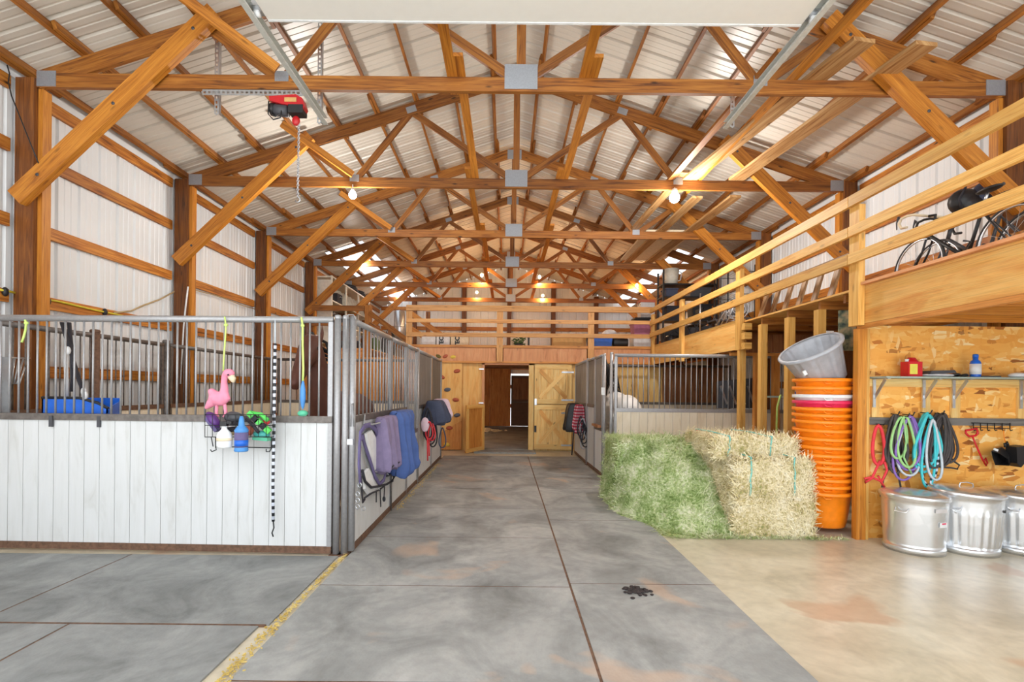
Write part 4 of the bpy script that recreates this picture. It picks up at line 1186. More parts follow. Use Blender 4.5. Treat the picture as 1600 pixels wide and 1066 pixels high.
# ------------------------------------------------------------------ muck tubs
TX, TY = 3.5, 5.37
def tub_mesh(m):
    t = thing('muck_tub', '', 'tub', (TX, TY, 0), 'stacked muck tubs')
    prof = [(0, 0.004), (0.2, 0.0), (0.215, 0.012), (0.232, 0.1), (0.262, 0.34), (0.268, 0.345), (0.272, 0.385), (0.262, 0.385), (0.256, 0.35), (0.225, 0.1), (0.205, 0.02), (0, 0.018)]
    MB().lathe(prof, (TX, TY, 0), 40).build('tub_body', m, t)
    MB().lathe([(0.268, 0.352), (0.295, 0.352), (0.3, 0.36), (0.298, 0.388), (0.264, 0.39)], (TX, TY, 0), 40).build('rim', m, t)
    for s in (-1, 1):
        c = V((TX + s * 0.262 * 0.4, TY - s * 0.0 - 0.252, 0.3)) if s < 0 else V((TX + 0.29, TY - 0.02, 0.3))
        MB().tube([c + V((-.05, -.0, .05)), c + V((-.03, -.012, .03)), c + V((.03, -.012, .03)), c + V((.05, 0, .05))], 0.007, 6).build('rope_handle', m, t)
    return t
rims = [772, 760.5, 750, 740, 730.5, 721.5, 711.5, 699, 686, 672.5, 658.5, 648, 638, 627, 617.5, 604.5, 591.5]
proto = {}
for i, py in enumerate(rims):
    z = EYE - (py - 614.8) * (TY - 0.26) / F - 0.385
    m = 'pink_plastic' if i == 13 else 'white_plastic' if i == 14 else 'orange_plastic'
    lab = {0: 'bottom orange tub standing on the floor under the tall stack', 13: 'pink tub in the orange stack', 14: 'white tub rim right above the pink tub in the stack',
           15: 'orange tub between the white rim and the topmost orange tub', 16: 'topmost orange tub, with the grey tub tilted in it', 12: 'orange tub right below the pink tub'}.get(i)
    if lab is None: lab = 'orange tub in the tall stack, %s one up from the floor' % ORD[i]
    if m not in proto:
        t = proto[m] = tub_mesh(m); t.location = (TX, TY, max(0.001, z))
        t['label'] = lab
    else:
        dup(proto[m], (TX + rng.gauss(0, 0.003), TY + rng.gauss(0, 0.003), z), lab)
ax = V((-0.22, -0.06, 0.36)).normalized()
R = V((0, 0, 1)).rotation_difference(ax).to_matrix().to_4x4()
gb = V((3.53, 5.37, 1.63))
t = thing('grey_tub', 'large grey ribbed tub tilted on top of the orange tub stack', 'tub', gb)
rb = lambda th, z, r: r * (1 - 0.03 * (1 if math.sin(th * 11) > 0.82 else 0))
MB().lathe([(0, 0.0), (0.19, 0.0), (0.21, 0.02), (0.3, 0.42), (0.312, 0.43), (0.306, 0.43), (0.292, 0.41), (0.2, 0.03), (0, 0.02)], gb, 132, R, rb).build('tub_body', 'grey_plastic', t)
MB().lathe([(0.3, 0.4), (0.325, 0.405), (0.33, 0.43), (0.318, 0.442), (0.298, 0.438)], gb, 48, R).build('rim', 'grey_plastic', t)
MB().box(gb + R.to_3x3() @ V((-0.25, -0.16, 0.28)), (0.035, 0.02, 0.05), R).build('sticker', 'paper', t)

# ------------------------------------------------------------------ galvanised cans
def can(label, x, y, r0, r1, h, ribs, lean, hand_px):
    t = thing('trash_can', label, 'trash can', (x, y, 0), 'galvanised cans by the board wall')
    rf = (lambda th, z, r: r * (1 + (0.035 * min(1.0, max(0.0, 1.4 * (0.5 + 0.5 * math.cos(th * 26)) - 0.2)) if 0.09 < z < h * 0.74 else 0))) if ribs else (lambda th, z, r: r)
    prof = [(0, 0.005), (r0, 0.003), (r0 + .004, 0.0), (r0 + 0.006, 0.05), (r0, 0.06)]
    n = 14
    for k in range(n + 1):
        f = k / n; prof.append((r0 + (r1 - r0) * f, 0.06 + (h - 0.1) * f))
    prof += [(r1 + 0.006, h - 0.035), (r1 + 0.008, h - 0.01), (r1, h)]
    MB().lathe(prof, (x, y, 0), 156, None, rf).build('can_body', 'can', t)
    L = RX(lean[0]) @ RY(lean[1])
    c = V((x, y, h))
    lid = MB().lathe([(r1 + 0.012, -0.03), (r1 + 0.016, -0.028), (r1 + 0.017, 0.002), (r1 + 0.006, 0.012), (r1 * .8, 0.03), (r1 * .35, 0.045), (0, 0.048)], c, 60, L).build('lid', 'can', t)
    if hand_px:
        MB().tube([c + L.to_3x3() @ V(p) for p in ((-.07, 0, .04), (-.06, 0, .075), (0, 0, .085), (.06, 0, .075), (.07, 0, .04))], 0.006, 8).build('lid_handle', 'can', lid)
    for a in (-2.6, -0.45):
        p = V((x + (r1 + 0.012) * math.cos(a), y + (r1 + 0.012) * math.sin(a), h * 0.8))
        tx = V((-math.sin(a), math.cos(a), 0)); ou = V((math.cos(a), math.sin(a), 0))
        MB().tube([p - tx * .05, p - tx * .045 + ou * .03 - V((0, 0, .03)), p + tx * .045 + ou * .03 - V((0, 0, .03)), p + tx * .05], 0.006, 7).build('side_handle', 'can', t)
    return t
def on_can(t, px, py, w, h, m, name, rr, x, y, ang, z):
    ou = V((math.cos(ang), math.sin(ang), 0)); tx = V((-ou.y, ou.x, 0))
    p = V((x, y, z)) + ou * rr
    return MB().beam(p - tx * w / 2, p + tx * w / 2, 0.004, h).build(name, m, t)
c1 = can('smooth galvanised can nearest the orange tubs, with a white sticker', 3.95, 4.70, 0.235, 0.258, 0.535, False, (0.0, 0.04), False)
on_can(c1, 0, 0, 0.09, 0.045, 'paper', 'sticker', 0.252, 3.95, 4.70, -1.3, 0.30)
on_can(c1, 0, 0, 0.05, 0.012, 'pink_plastic', 'sticker_print', 0.254, 3.95, 4.70, -1.28, 0.312)
on_can(c1, 0, 0, 0.12, 0.035, 'clear_plastic', 'tape', 0.257, 3.95, 4.70, -1.42, 0.43)
c2 = can('ribbed galvanised can in the middle, its lid with a wire handle', 4.45, 4.70, 0.24, 0.27, 0.57, True, (0.02, 0.05), True)
for k in range(4):
    on_can(c2, 0, 0, 0.012, 0.02 + 0.006 * (k % 2), 'black', 'marker_scribble', 0.272, 4.45, 4.70, -1.02 + 0.05 * k, 0.425)
c3 = can('ribbed galvanised can cut off by the right edge of the photo', 4.99, 4.70, 0.245, 0.275, 0.55, True, (0.03, 0.03), True)
can_clear = None

# ------------------------------------------------------------------ ropes and tools on the board wall
def loop(b, cx, zt, w, h, y, r, phase=0.0, n=22, sk=0.0):
    pts = []
    for k in range(n):
        a = 2 * PI * k / n
        f = (1 - math.cos(a)) / 2
        pts.append(V((cx + sk * f + w / 2 * math.sin(a) * (0.45 + 0.75 * f), y - 0.008 * math.sin(a * 2 + phase) - 0.006 * f, zt - h * f)))
    return b.tube(pts, r, 7, True)
def coil(name, label, px, py, w, h, n, r, m, y=4.99, spread=0.03, tails=()):
    p = P(px, py, y)
    t = thing(name, label, 'rope', p, 'lead ropes on the hook board')
    for k in range(n):
        b = MB(); r_ = r * 1.35
        loop(b, p.x + rng.uniform(-spread, spread) * 0.5, p.z - rng.uniform(0, 0.025), w * rng.uniform(0.75, 1.1), h * rng.uniform(0.8, 1.08), y - 0.012 * k, r_, k, 26, rng.uniform(-spread, spread))
        b.build('rope_loop', m if isinstance(m, str) else m[k % len(m)], t)
    for q_ in tails:
        MB().tube([P(a, c, y - 0.02) for a, c in q_], r, 7).build('rope_tail', m if isinstance(m, str) else m[0], t)
    MB().tube([V((p.x, 5.03, p.z + 0.0)), V((p.x, y - 0.06, p.z - 0.005)), V((p.x, y - 0.08, p.z + 0.03))], 0.006, 6).build('hook', 'black', t)
    return t
coil('lead_rope', 'red rope loop hanging next to the timber corner post', 1374, 663, 0.17, 0.43, 1, 0.012, 'red_rope', tails=([(1375, 720), (1368, 735), (1362, 748), (1352, 754), (1351, 748), (1362, 746), (1376, 752), (1384, 765)], [(1382, 722), (1386, 735), (1378, 752), (1372, 744)]))
coil('lead_rope', 'black coiled rope left of the purple rope', 1396, 647, 0.16, 0.56, 6, 0.009, 'black_rope', 5.0, 0.05, tails=([(1400, 720), (1404, 745), (1408, 765)], [(1392, 725), (1380, 750), (1376, 775), (1384, 790)]))
coil('lead_rope', 'purple rope with white coils hanging near the middle', 1419, 648, 0.28, 0.62, 4, 0.0085, ['purple_rope', 'purple_rope', 'white_rope'], 4.96, 0.06)
coil('lead_rope', 'pale lime green rope hanging over the purple one', 1411, 650, 0.22, 0.5, 2, 0.009, 'lime_rope', 4.93, 0.04, tails=([(1412, 655), (1416, 690), (1412, 715), (1424, 740)],))
coil('lead_rope', 'bright teal rope in thick loops', 1446, 645, 0.27, 0.56, 5, 0.010, 'teal_rope', 4.97, 0.05)
coil('lead_rope', 'teal and black striped rope with a tail down to the cans', 1455, 655, 0.2, 0.66, 3, 0.0085, ['stripe', 'teal_rope', 'white_rope'], 4.92, 0.05, tails=([(1455, 742), (1454, 755), (1455, 768)],))
coil('lead_rope', 'charcoal rope bundle at the right end of the ropes', 1465, 646, 0.26, 0.55, 8, 0.009, 'black_rope', 5.0, 0.09, tails=([(1485, 715), (1492, 722), (1499, 727), (1496, 733), (1484, 731), (1470, 730)],))
t = thing('hook_rack', 'black wire rack of five small hooks on the hook board', 'hook rack', P(1550, 666, 5.02))
MB().tube([P(1518, 661, 5.02), P(1579, 663, 5.02)], 0.005, 6).tube([P(1520, 668, 5.02), P(1578, 670, 5.02)], 0.004, 6).build('rack_wire', 'black', t)
for px in (1521, 1532, 1543, 1554, 1566, 1578):
    MB().tube([P(px, 661, 5.02), P(px, 671, 5.02), P(px + 1, 673, 4.99), P(px + 4, 672, 4.97)], 0.0045, 6).build('hook', 'black', t)
t = thing('hay_hook', 'red hay hook with a loop handle hanging on the board wall', 'tool', P(1530, 700, 5.0))
MB().tube([P(a, c, 5.0) for a, c in ((1509, 673), (1526, 670), (1528, 677), (1524, 681), (1514, 682), (1509, 677))], 0.011, 8, True).build('grip', 'red_plastic', t)
MB().tube([P(a, c, 5.0) for a, c in ((1519, 681), (1526, 698), (1534, 716), (1541, 728), (1543, 724), (1540, 716), (1537, 722))], 0.008, 8).build('shaft', 'red_plastic', t)
t = thing('feed_scoop', 'black plastic feed scoop hanging by an orange string', 'scoop', P(1573, 715, 4.97))
q2 = lambda a, c, y=4.99: P(a, c, y)
out = [q2(1549, 706), q2(1571, 697), q2(1586, 695), q2(1598, 704), q2(1578, 728), q2(1555, 727)]
b = MB().prism([q2(1571, 697), q2(1586, 695), q2(1598, 704), q2(1578, 728), q2(1572, 722)], (0, -0.11, 0))
b.build('scoop_body', 'black', t)
rim = [q2(1549, 705, 4.88), q2(1562, 709, 4.87), q2(1575, 718, 4.87), q2(1577, 728, 4.88), q2(1555, 727, 4.9), q2(1551, 716, 4.9)]
bk = [q2(1556, 700, 4.99), q2(1566, 699, 5.0), q2(1578, 708, 5.0), q2(1580, 722, 5.0), q2(1566, 722, 5.0), q2(1560, 712, 5.0)]
MB().add(rim + bk, [(k, (k + 1) % 6, 6 + (k + 1) % 6, 6 + k) for k in range(6)] + [(6, 7, 8, 9, 10, 11)], V((1, 0, 0))).build('scoop_mouth', 'black', t)
MB().tube([q2(1571, 699), q2(1570, 693), q2(1573, 691), q2(1575, 696)], 0.012, 7).build('handle', 'black', t)
MB().tube([q2(1568, 672, 4.98), q2(1569, 684, 4.98), q2(1571, 692, 4.98)], 0.004, 6).build('hang_string', 'orange_plastic', t)
MB().box(q2(1556, 703, 4.9), (0.045, 0.006, 0.022), RY(0.35)).build('sticker', 'paper', t)

# ------------------------------------------------------------------ shelf things
SZ = 1.676
j = P(1424, 580, 4.92)
t = thing('red_jug', 'red jug with a yellow label on the shelf', 'jug', (j.x, 4.92, SZ))
MB().box((j.x, 4.92, SZ + 0.075), (0.14, 0.1, 0.15)).lathe([(0.05, 0), (0.045, 0.02), (0.02, 0.03), (0, 0.03)], (j.x, 4.92, SZ + 0.15), 12).build('jug_body', 'red_plastic', t)
MB().box((j.x - 0.02, 4.868, SZ + 0.075), (0.075, 0.004, 0.1)).build('label', 'yellow_label', t)
MB().tube([(j.x - .05, 4.92, SZ + .15), (j.x - .03, 4.92, SZ + .185), (j.x + .03, 4.92, SZ + .185), (j.x + .06, 4.92, SZ + .15)], 0.011, 7).build('grip', 'red_plastic', t)
MB().lathe([(0, .03), (.018, .028), (.018, 0), (0, 0)], (j.x - .045, 4.92, SZ + .15), 12).build('cap', 'white_plastic', t)
j = P(1524, 580, 4.92)
t = thing('blue_bottle', 'blue bottle with a white label standing on the shelf', 'bottle', (j.x, 4.92, SZ))
MB().lathe([(0, 0), (.043, 0), (.045, .01), (.045, .14), (.036, .165), (.022, .175), (.022, .2), (0, .2)], (j.x, 4.92, SZ), 20).build('bottle_body', 'blue_plastic', t)
MB().lathe([(.0455, .03), (.0462, .03), (.0462, .135), (.0455, .135)], (j.x, 4.92, SZ), 20).build('label', 'paper', t)
MB().lathe([(0, .235), (.018, .235), (.024, .225), (.024, .2), (0, .2)], (j.x, 4.92, SZ), 16).build('cap', 'blue_plastic', t)
j = P(1465, 582, 4.92)
t = thing('folded_pouch', 'flat dark pouch lying on a pale cloth in the middle of the shelf', 'pouch', (j.x, 4.92, SZ))
MB().prism([(j.x - .13, 4.86, SZ + .025), (j.x - .11, 4.86, SZ + .06), (j.x + .12, 4.86, SZ + .068), (j.x + .14, 4.86, SZ + .04)], (0, 0.12, 0)).build('pouch', 'dark_grey', t)
MB().ball((j.x, 4.91, SZ + .018), (.17, .07, .018), 14, 6).build('cloth', 'fleece', t)
for k, (px, lab) in enumerate(((1491, 'black coil of cable on the shelf next to the dark pouch'), (1506, 'small dark buckle lying on the shelf left of the blue bottle'))):
    c = P(px, 586, 4.9); c.z = SZ + 0.014
    tag(MB().ring(c, 0.04 - .015 * k, 0.013, (0, 0.3, 1), 16, 6).build('cable_coil' if k == 0 else 'buckle', 'black'), lab, 'cable' if k == 0 else 'buckle')
c = P(1590, 586, 4.9); c.z = SZ
tag(MB().ball(c + V((0, 0, .022)), (.085, .06, .03), 14, 8).build('white_cup', 'white_plastic'), 'white rounded object at the right end of the shelf', 'cup')
c = P(1545, 589, 4.9); c.z = SZ + 0.008
tag(MB().box(c, (0.2, 0.05, 0.014)).build('flat_tool', 'dark_grey'), 'flat dark tool lying right of the blue bottle on the shelf', 'tool')

# ------------------------------------------------------------------ blankets and tack on the aisle fronts
def fold_lump(x0, x1, y0, y1, z0, z1, amp=0.02, seed=0, flare=0.25, nu=40, n=36):
    """a folded cloth hung over a bar: a soft closed slab from y0 to y1, its lower edge flaring"""
    b = MB(); vs, fs = [], []
    for i in range(nu + 1):
        f = i / nu; y = y0 + (y1 - y0) * f
        e = min(1.0, math.sqrt(max(0.0, 1 - abs(2 * f - 1) ** 18)) * 0.9 + 0.1)
        for k in range(n):
            a = 2 * PI * k / n
            cx, cz = math.cos(a), math.sin(a)
            sq = (abs(cx) ** 6 + abs(cz) ** 6) ** (-1 / 6.0)
            px, pz = cx * sq, cz * sq
            zz_ = (z0 + z1) / 2 + pz * (z1 - z0) / 2 * (0.9 + 0.1 * e)
            low = (z1 - zz_) / (z1 - z0)
            hw = (x1 - x0) / 2 * e * (1 - flare + flare * 1.3 * low)
            xx = (x0 + x1) / 2 + px * hw + (low * flare * 0.3 * (x1 - x0))
            w = amp * (math.sin(f * 13 + seed + low * 1.6) + 0.6 * math.sin(f * 29 + seed * 2 - low)) * (0.2 + low) + amp * 0.9 * mnoise.noise(V((f * 5 + seed, zz_ * 6, px * 1.5)))
            if zz_ < z0 + 0.15: zz_ += 0.06 * mnoise.noise(V((f * 5, seed, px * 1.2))) + 0.03 * f
            vs.append(V((xx + w, y + 0.02 * mnoise.noise(V((zz_ * 7, seed, f * 4))), zz_)))
    for i in range(nu):
        for k in range(n):
            l = (k + 1) % n
            fs.append((i * n + k, (i + 1) * n + k, (i + 1) * n + l, i * n + l))
    fs += [tuple(range(n)), tuple(nu * n + k for k in range(n))[::-1]]
    return b.add(vs, fs, V((0, 0, 1)), True)
def strap(b, pts, w=0.028, th=0.005):
    """a flat band through pts"""
    return b.tube(pts, [(w / 2, th)] * len(pts), 8)
GX = -1.39
t = thing('blanket_bar', 'steel blanket bar on the front of the stall gate', 'bar', (GX, 5.3, 1.2))
MB().tube([(GX, 4.72, 1.16), (GX + .09, 4.74, 1.155), (GX + .1, 5.3, 1.15), (GX + .1, 5.85, 1.15), (GX, 5.88, 1.15)], 0.008, 8).build('bar_rod', 'pipe', t)
MB().tube([(GX + .0, 4.72, 1.02), (GX + .02, 4.72, 1.25)], 0.008, 8).build('bar_hook', 'pipe', t)
t = thing('horse_blanket', 'lilac grey fleece blanket folded over the gate bar', 'blanket', (-1.3, 5.45, 0.6), 'blankets on the stall gate')
fold_lump(-1.385, -1.2, 5.0, 5.5, 0.62, 1.21, 0.022, 1).build('blanket_cloth', 'lilac_cloth', t)
MB().sheet(lambda u, v: (-1.215 + 0.012 * math.sin(u * 9) + 0.03 * v, 5.03 + 0.44 * u, 0.66 + 0.03 * v), 10, 2, 0.008).build('dark_lining', 'strap', t)
t = thing('horse_blanket', 'padded blue stable rug hung next to the lilac blanket', 'blanket', (-1.3, 6.1, 0.5), 'blankets on the stall gate')
fold_lump(-1.385, -1.12, 5.52, 6.12, 0.5, 1.25, 0.034, 4).build('rug_cloth', 'blue_cloth', t)
b = MB()
for z in (0.85, 0.66): b.tube([(-1.13 + 0.04 * (0.85 - z), 5.56 + .52 * k / 8, z + .012 * math.sin(k)) for k in range(9)], 0.006, 6)
b.build('quilting_seam', 'navy_cloth', t)
# harness with fleece
t = thing('horse_boot_harness', 'purple padded harness straps with white fleece and metal rings on the gate', 'harness', (-1.33, 4.9, 0.6))
g = lambda px, py, x=-1.33: P(px, py, x * F / ((px - CX)))  # a point on the plane x
b = MB()
loop_pts = [g(a, c) for a, c in ((562, 700), (563, 676), (570, 666), (578, 664), (587, 672), (594, 690), (600, 715), (603, 735), (600, 750), (593, 757), (586, 745), (579, 722), (571, 698), (566, 682), (562, 690), (561, 725), (563, 755))]
strap(b, loop_pts, 0.05, 0.012); b.build('padded_strap', 'purple_cloth', t)
b = MB()
strap(b, [g(a, c, -1.35) for a, c in ((572, 668), (583, 664), (592, 676), (597, 700), (598, 728))], 0.045, 0.01); b.build('padded_strap', 'purple_cloth', t)
b = MB()
poly = [(569, 678), (577, 672), (589, 694), (594, 722), (596, 742), (586, 738), (576, 712)]
b.prism([g(a, c, -1.36) for a, c in poly], (0.02, 0.02, 0)); b.build('fleece_lining', 'fleece', t)
b = MB()
b.prism([g(a, c, -1.36) for a, c in ((566, 742), (572, 732), (584, 752), (586, 764), (574, 774), (567, 764))], (0.02, 0.02, 0)); b.build('fleece_lining', 'fleece', t)
b = MB()
strap(b, [g(a, c, -1.32) for a, c in ((566, 735), (570, 752), (580, 762), (592, 760), (604, 757), (613, 752), (616, 745), (612, 741), (604, 744))], 0.03, 0.012)
strap(b, [g(a, c, -1.32) for a, c in ((570, 778), (580, 771), (592, 766), (600, 760))], 0.022, 0.008)
b.build('black_strap', 'strap', t)
b = MB()
strap(b, [g(a, c, -1.33) for a, c in ((564, 745), (565, 765), (567, 785), (570, 780))], 0.03, 0.008); b.build('black_strap', 'strap', t)
for (x0, y0, x1, y1) in ((588, 768, 588, 785), (594, 766, 595, 792), (601, 757, 600, 778)):
    b = MB(); strap(b, [g(x0, y0), g(x1, y1)], 0.03, 0.005); b.build('black_strap', 'strap', t)
for (a, c) in ((559, 772), (559, 782), (559, 792), (568, 795), (590, 764), (604, 742), (562, 758)):
    MB().ring(g(a, c), 0.02, 0.005, (0.4, 1, 0), 14, 6).build('metal_ring', 'silver', t)
MB().ball(g(600, 780), (.018, .012, .03)).build('tassel', 'strap', t)
# far left pile
t = thing('horse_blanket', 'navy rug with pale pink lining bundled at the far left stall', 'blanket', (-1.25, 8.3, 0.7), 'blankets on the left stall panels')
fold_lump(-1.385, -1.02, 7.95, 8.6, 0.92, 1.32, 0.03, 7).build('rug_cloth', 'navy_cloth', t)
fold_lump(-1.33, -1.0, 8.55, 8.8, 0.98, 1.34, 0.02, 9).build('pink_lining', 'pink_cloth', t)
t = thing('halter', 'tangle of pink and black halters below the navy rug', 'halter', (-1.3, 7.95, 0.6))
b = MB()
for k in range(4): loop(b, -1.27 + 0.02 * k, 1.2 - .05 * k, 0.16, 0.5, 7.9 + .06 * k, 0.012, k)
b.build('black_strap', 'strap', t)
b = MB()
for k in range(2): loop(b, -1.24 + 0.03 * k, 0.98 - .03 * k, 0.13, 0.28, 7.88 + .06 * k, 0.012, k + 2)
b.tube([(-1.27, 7.87, 0.72), (-1.26, 7.87, 0.35)], 0.012, 6); b.tube([(-1.25, 7.9, 0.72), (-1.24, 7.9, 0.42)], 0.012, 6); b.build('red_strap', 'red_rope', t)
MB().ball((-1.31, 7.88, 0.93), (.07, .03, .12)).build('pink_pad', 'pink_cloth', t)
b = MB(); loop(b, -1.08, 0.85, 0.13, 0.34, 8.3, 0.011); b.build('blue_strap', 'navy_cloth', t)
# right side plaid blanket
t = thing('horse_blanket', 'red plaid and black blanket hung at the last right stall', 'blanket', (1.5, 10.4, 0.7), 'blankets on the right stall panels')
fold_lump(1.63, 1.28, 10.25, 10.75, 0.62, 1.24, 0.02, 3).build('dark_cloth', 'black', t)
fold_lump(1.63, 1.42, 10.0, 10.25, 0.62, 1.22, 0.015, 5).build('plaid_cloth', 'plaid', t)
t = thing('halter', 'grey and black halters hanging below the red plaid blanket', 'halter', (1.55, 9.95, 0.5))
b = MB()
for k in range(4): loop(b, 1.52 + 0.03 * k, 0.98 - .07 * k, 0.15, 0.4, 9.9 - .02 * k, 0.013, k)
b.tube([(1.4, 10.0, 0.7), (1.36, 10.0, 0.18)], 0.014, 6); b.build('black_strap', 'strap', t)
b = MB()
for k in range(2): loop(b, 1.56 + 0.02 * k, 0.95 - .3 * k, 0.13, 0.32, 9.88, 0.011, k)
b.build('grey_strap', 'grey_plastic', t)

# ------------------------------------------------------------------ things on the flamingo front
FY = 4.33
s1 = FY / F
p = lambda px, py, y=FY - 0.06: P(px, py, y)
t = thing('flamingo_plush', 'pink flamingo plush toy hanging by lime twine on the stall front', 'toy', p(342, 645))
b = MB()
b.ball(p(341, 623), (.085, .06, .06), 14, 10, RY(0.45))
b.tube([p(348, 622), p(351, 608), p(350, 597), p(351, 588), p(356, 581)], [.042, .032, .026, .026, .03], 12)
b.ball(p(357.5, 583.5), (.052, .04, .04), 12, 8)
b.tube([p(335, 625), p(328, 632), p(321, 639)], [.05, .035, .012], 10)
b.tube([p(334, 615), p(329, 611), p(326, 610)], [.035, .03, .012], 10)
b.tube([p(352, 616), p(355, 624), p(352, 630)], [.03, .03, .012], 10)
fused('body', b, 'flamingo', t, 0.008, 4)
MB().tube([p(339, 632), p(338, 645), p(340, 652)], .014, 8).build('leg', 'flamingo', t)
MB().tube([p(351, 632), p(353, 645), p(350, 652)], .014, 8).build('leg', 'flamingo', t)
MB().tube([p(361, 588), p(364, 593), p(365, 598)], [.03, .027, .01], 10).build('beak', 'cream', t)
MB().ball(p(356.5, 586, FY - 0.105), .008).build('eye', 'black', t)
def twine(pts, label, r=0.007, y=FY + 0.02):
    t = thing('twine', label, 'twine', P(pts[0][0], pts[0][1], y), 'lime twines on the stall rail')
    MB().tube([P(a, c, y if c < 520 else y - .03) for a, c in pts], r, 6).build('cord', 'lime_twine', t)
    MB().ball(P(pts[1][0], pts[1][1], y), (.018, .015, .015)).build('knot', 'lime_twine', t)
    return t
twine([(351, 495), (353, 508), (352, 530), (350, 555), (349, 580)], 'lime twine holding the pink flamingo on the rail')
twine([(471, 496), (473, 509), (473, 540), (474, 575), (473, 603)], 'lime twine holding the blue spindle toy on the rail', 0.009)
twine([(39, 500), (41, 505), (40, 515), (37, 527), (34, 535)], 'lime twine tied to the rail at the far left', 0.009)
t = thing('hanging_toy', 'blue spindle toy with a green ball hanging at the stall bars', 'toy', p(473, 645))
MB().lathe([(0, .26), (.01, .25), (.022, .18), (.024, .1), (.014, .03), (0, 0)], p(473, 641), 14).build('spindle', 'blue_soft', t)
MB().ball(p(473, 646), (.045, .04, .028), 14, 8).build('ball', 'green_rubber', t)
t = thing('striped_lead', 'black and white striped lead hanging down the white boards', 'rope', p(428, 838))
MB().tube([P(430, 500, FY), P(430, 540, FY - .03)], .006, 6).build('cord', 'white_rope', t)
MB().tube([P(430, 537, FY - .03), P(428.5, 640, FY - .04), P(426.5, 760, FY - .02), P(427, 815, FY - .02)], .0135, 8).build('striped_webbing', 'stripe', t)
MB().tube([P(427, 815, FY - .02), P(428, 825, FY - .02), P(425, 833, FY - .02), P(427, 839, FY - .02)], .006, 6).build('snap_end', 'black', t)
# wire basket
BY = FY - 0.02
t = thing('wire_basket', 'black wire basket hooked on the rail, full of bottles and brushes', 'basket', P(375, 700, BY))
w = lambda a, c, d=0.0: P(a, c, BY - d)
b = MB()
for c in (648, 665, 683):
    b.tube([w(320, c), w(428, c), w(428, c, .16), w(320, c, .16)], .004, 6, True)
for a in range(320, 430, 12):
    b.tube([w(a, 648, .16), w(a, 683, .16), w(a, 683, 0)], .003, 5)
for a in (320, 428):
    for d in (.05, .11): b.tube([w(a, 648, d), w(a, 683, d)], .003, 5)
for d in (0.04, 0.08, 0.12): b.tube([w(320, 683, d), w(428, 683, d)], .003, 5)
b.build('basket_wire', 'black', t)
MB().tube([w(337, 683), w(337, 699), w(338, 703), w(331, 706, .02), w(329, 703, .04)], .005, 6).build('wire_hook', 'black', t)
MB().tube([w(424, 683), w(424, 701), w(421, 706, .02), w(416, 706, .04), w(416, 702, .05)], .005, 6).build('wire_hook', 'black', t)
MB().tube([w(338, 698), w(424, 700)], .005, 6).build('lower_wire', 'black', t)
MB().tube([w(330, 683), w(333, 698)], .004, 6).build('wire_brace', 'black', t)
def bottle(c, prof, m, n=22, sq=1.0, name='bottle_body', par=None):
    return MB().lathe(prof, c, n, None, lambda th, z, r: r * (1 - (1 - sq) * abs(math.sin(th)) ** 1)).build(name, m, par)
c = P(350.5, 700, BY - .2)
t = thing('spray_bottle', 'white spray bottle hooked on the front of the basket', 'bottle', c)
k_ = 0.0057
bottle(c, [(0, 0), (.058, .002), (.066, .015), (.066, .1), (.055, .13), (.028, .155), (.02, .17), (.02, .19), (0, .19)], 'white_plastic', 24, .75, par=t)
MB().lathe([(.0665, .06), (.0675, .06), (.0675, .085), (.0665, .085)], c, 24, None, lambda th, z, r: r * (1 - .25 * abs(math.sin(th)))).build('label', 'cream', t)
MB().box(c + V((0.005, -.01, .205)), (.05, .035, .04)).box(c + V((0.045, -.01, .215)), (.05, .025, .022)).build('trigger_head', 'black', t)
c = P(377, 706, BY - .21)
t = thing('shampoo_bottle', 'blue bottle with a pointed cap hanging on the front of the basket', 'bottle', c)
bottle(c, [(0, 0), (.05, .002), (.056, .012), (.052, .03), (.052, .17), (.056, .18), (.04, .205), (.025, .22), (.02, .27), (.012, .3), (0, .3)], 'blue_soft', par=t)
MB().lathe([(.0525, .04), (.0535, .04), (.0535, .165), (.0525, .165)], c, 22).build('label', 'purple_cloth', t)
MB().lathe([(.0536, .05), (.0542, .05), (.0542, .1), (.0536, .1)], c, 22).build('label_band', 'blue_plastic', t)
def brush(label, px, py, m1, m2, a, sz):
    c = P(px, py, BY - .09)
    t = thing('brush', label, 'brush', c, 'brushes in the wire basket')
    MB().ball(c, sz, 14, 8, RY(a)).build('brush_back', m1, t)
    MB().box(c - V((0, 0, sz[2] + .0)), (sz[0] * 1.7, sz[1] * 1.6, .03), RY(a)).build('bristles', m2, t)
    return t
brush('purple curry brush at the left end of the basket', 333, 656, 'purple_plastic', 'purple_cloth', 0.9, (.085, .045, .04))
brush('grey oval brush standing in the middle of the basket', 365, 652, 'dark_grey', 'strap', 0.05, (.08, .05, .05))
brush('teal round brush in the lower right of the basket', 409, 679, 'teal_plastic', 'green_rubber', 0.1, (.075, .045, .035))
brush('dark brush lying behind the two bottles', 364, 672, 'strap', 'tan_cord', -0.1, (.1, .05, .03))
t = thing('lime_halter', 'lime green and black checked halter strap piled in the basket', 'halter', P(405, 665, BY - .1))
b = MB(); segs = [(392, 648), (399, 655), (405, 660), (411, 666), (418, 672)]
for k, (a, c) in enumerate(segs):
    MB().box(P(a, c, BY - .12), (.055, .03, .045), RY(0.75)).build('strap_block', 'lime_plastic' if k % 2 == 0 else 'strap', t)
MB().tube([P(393, 646, BY - .1), P(408, 648, BY - .08), P(418, 657, BY - .1)], .02, 8).build('strap_band', 'lime_plastic', t)
MB().tube([P(385, 655, BY - .1), P(395, 664, BY - .14), P(404, 676, BY - .15)], .014, 8).build('black_band', 'strap', t)
MB().ball(P(416, 660, BY - .06), (.03, .03, .025)).build('red_tag', 'red_rope', t)
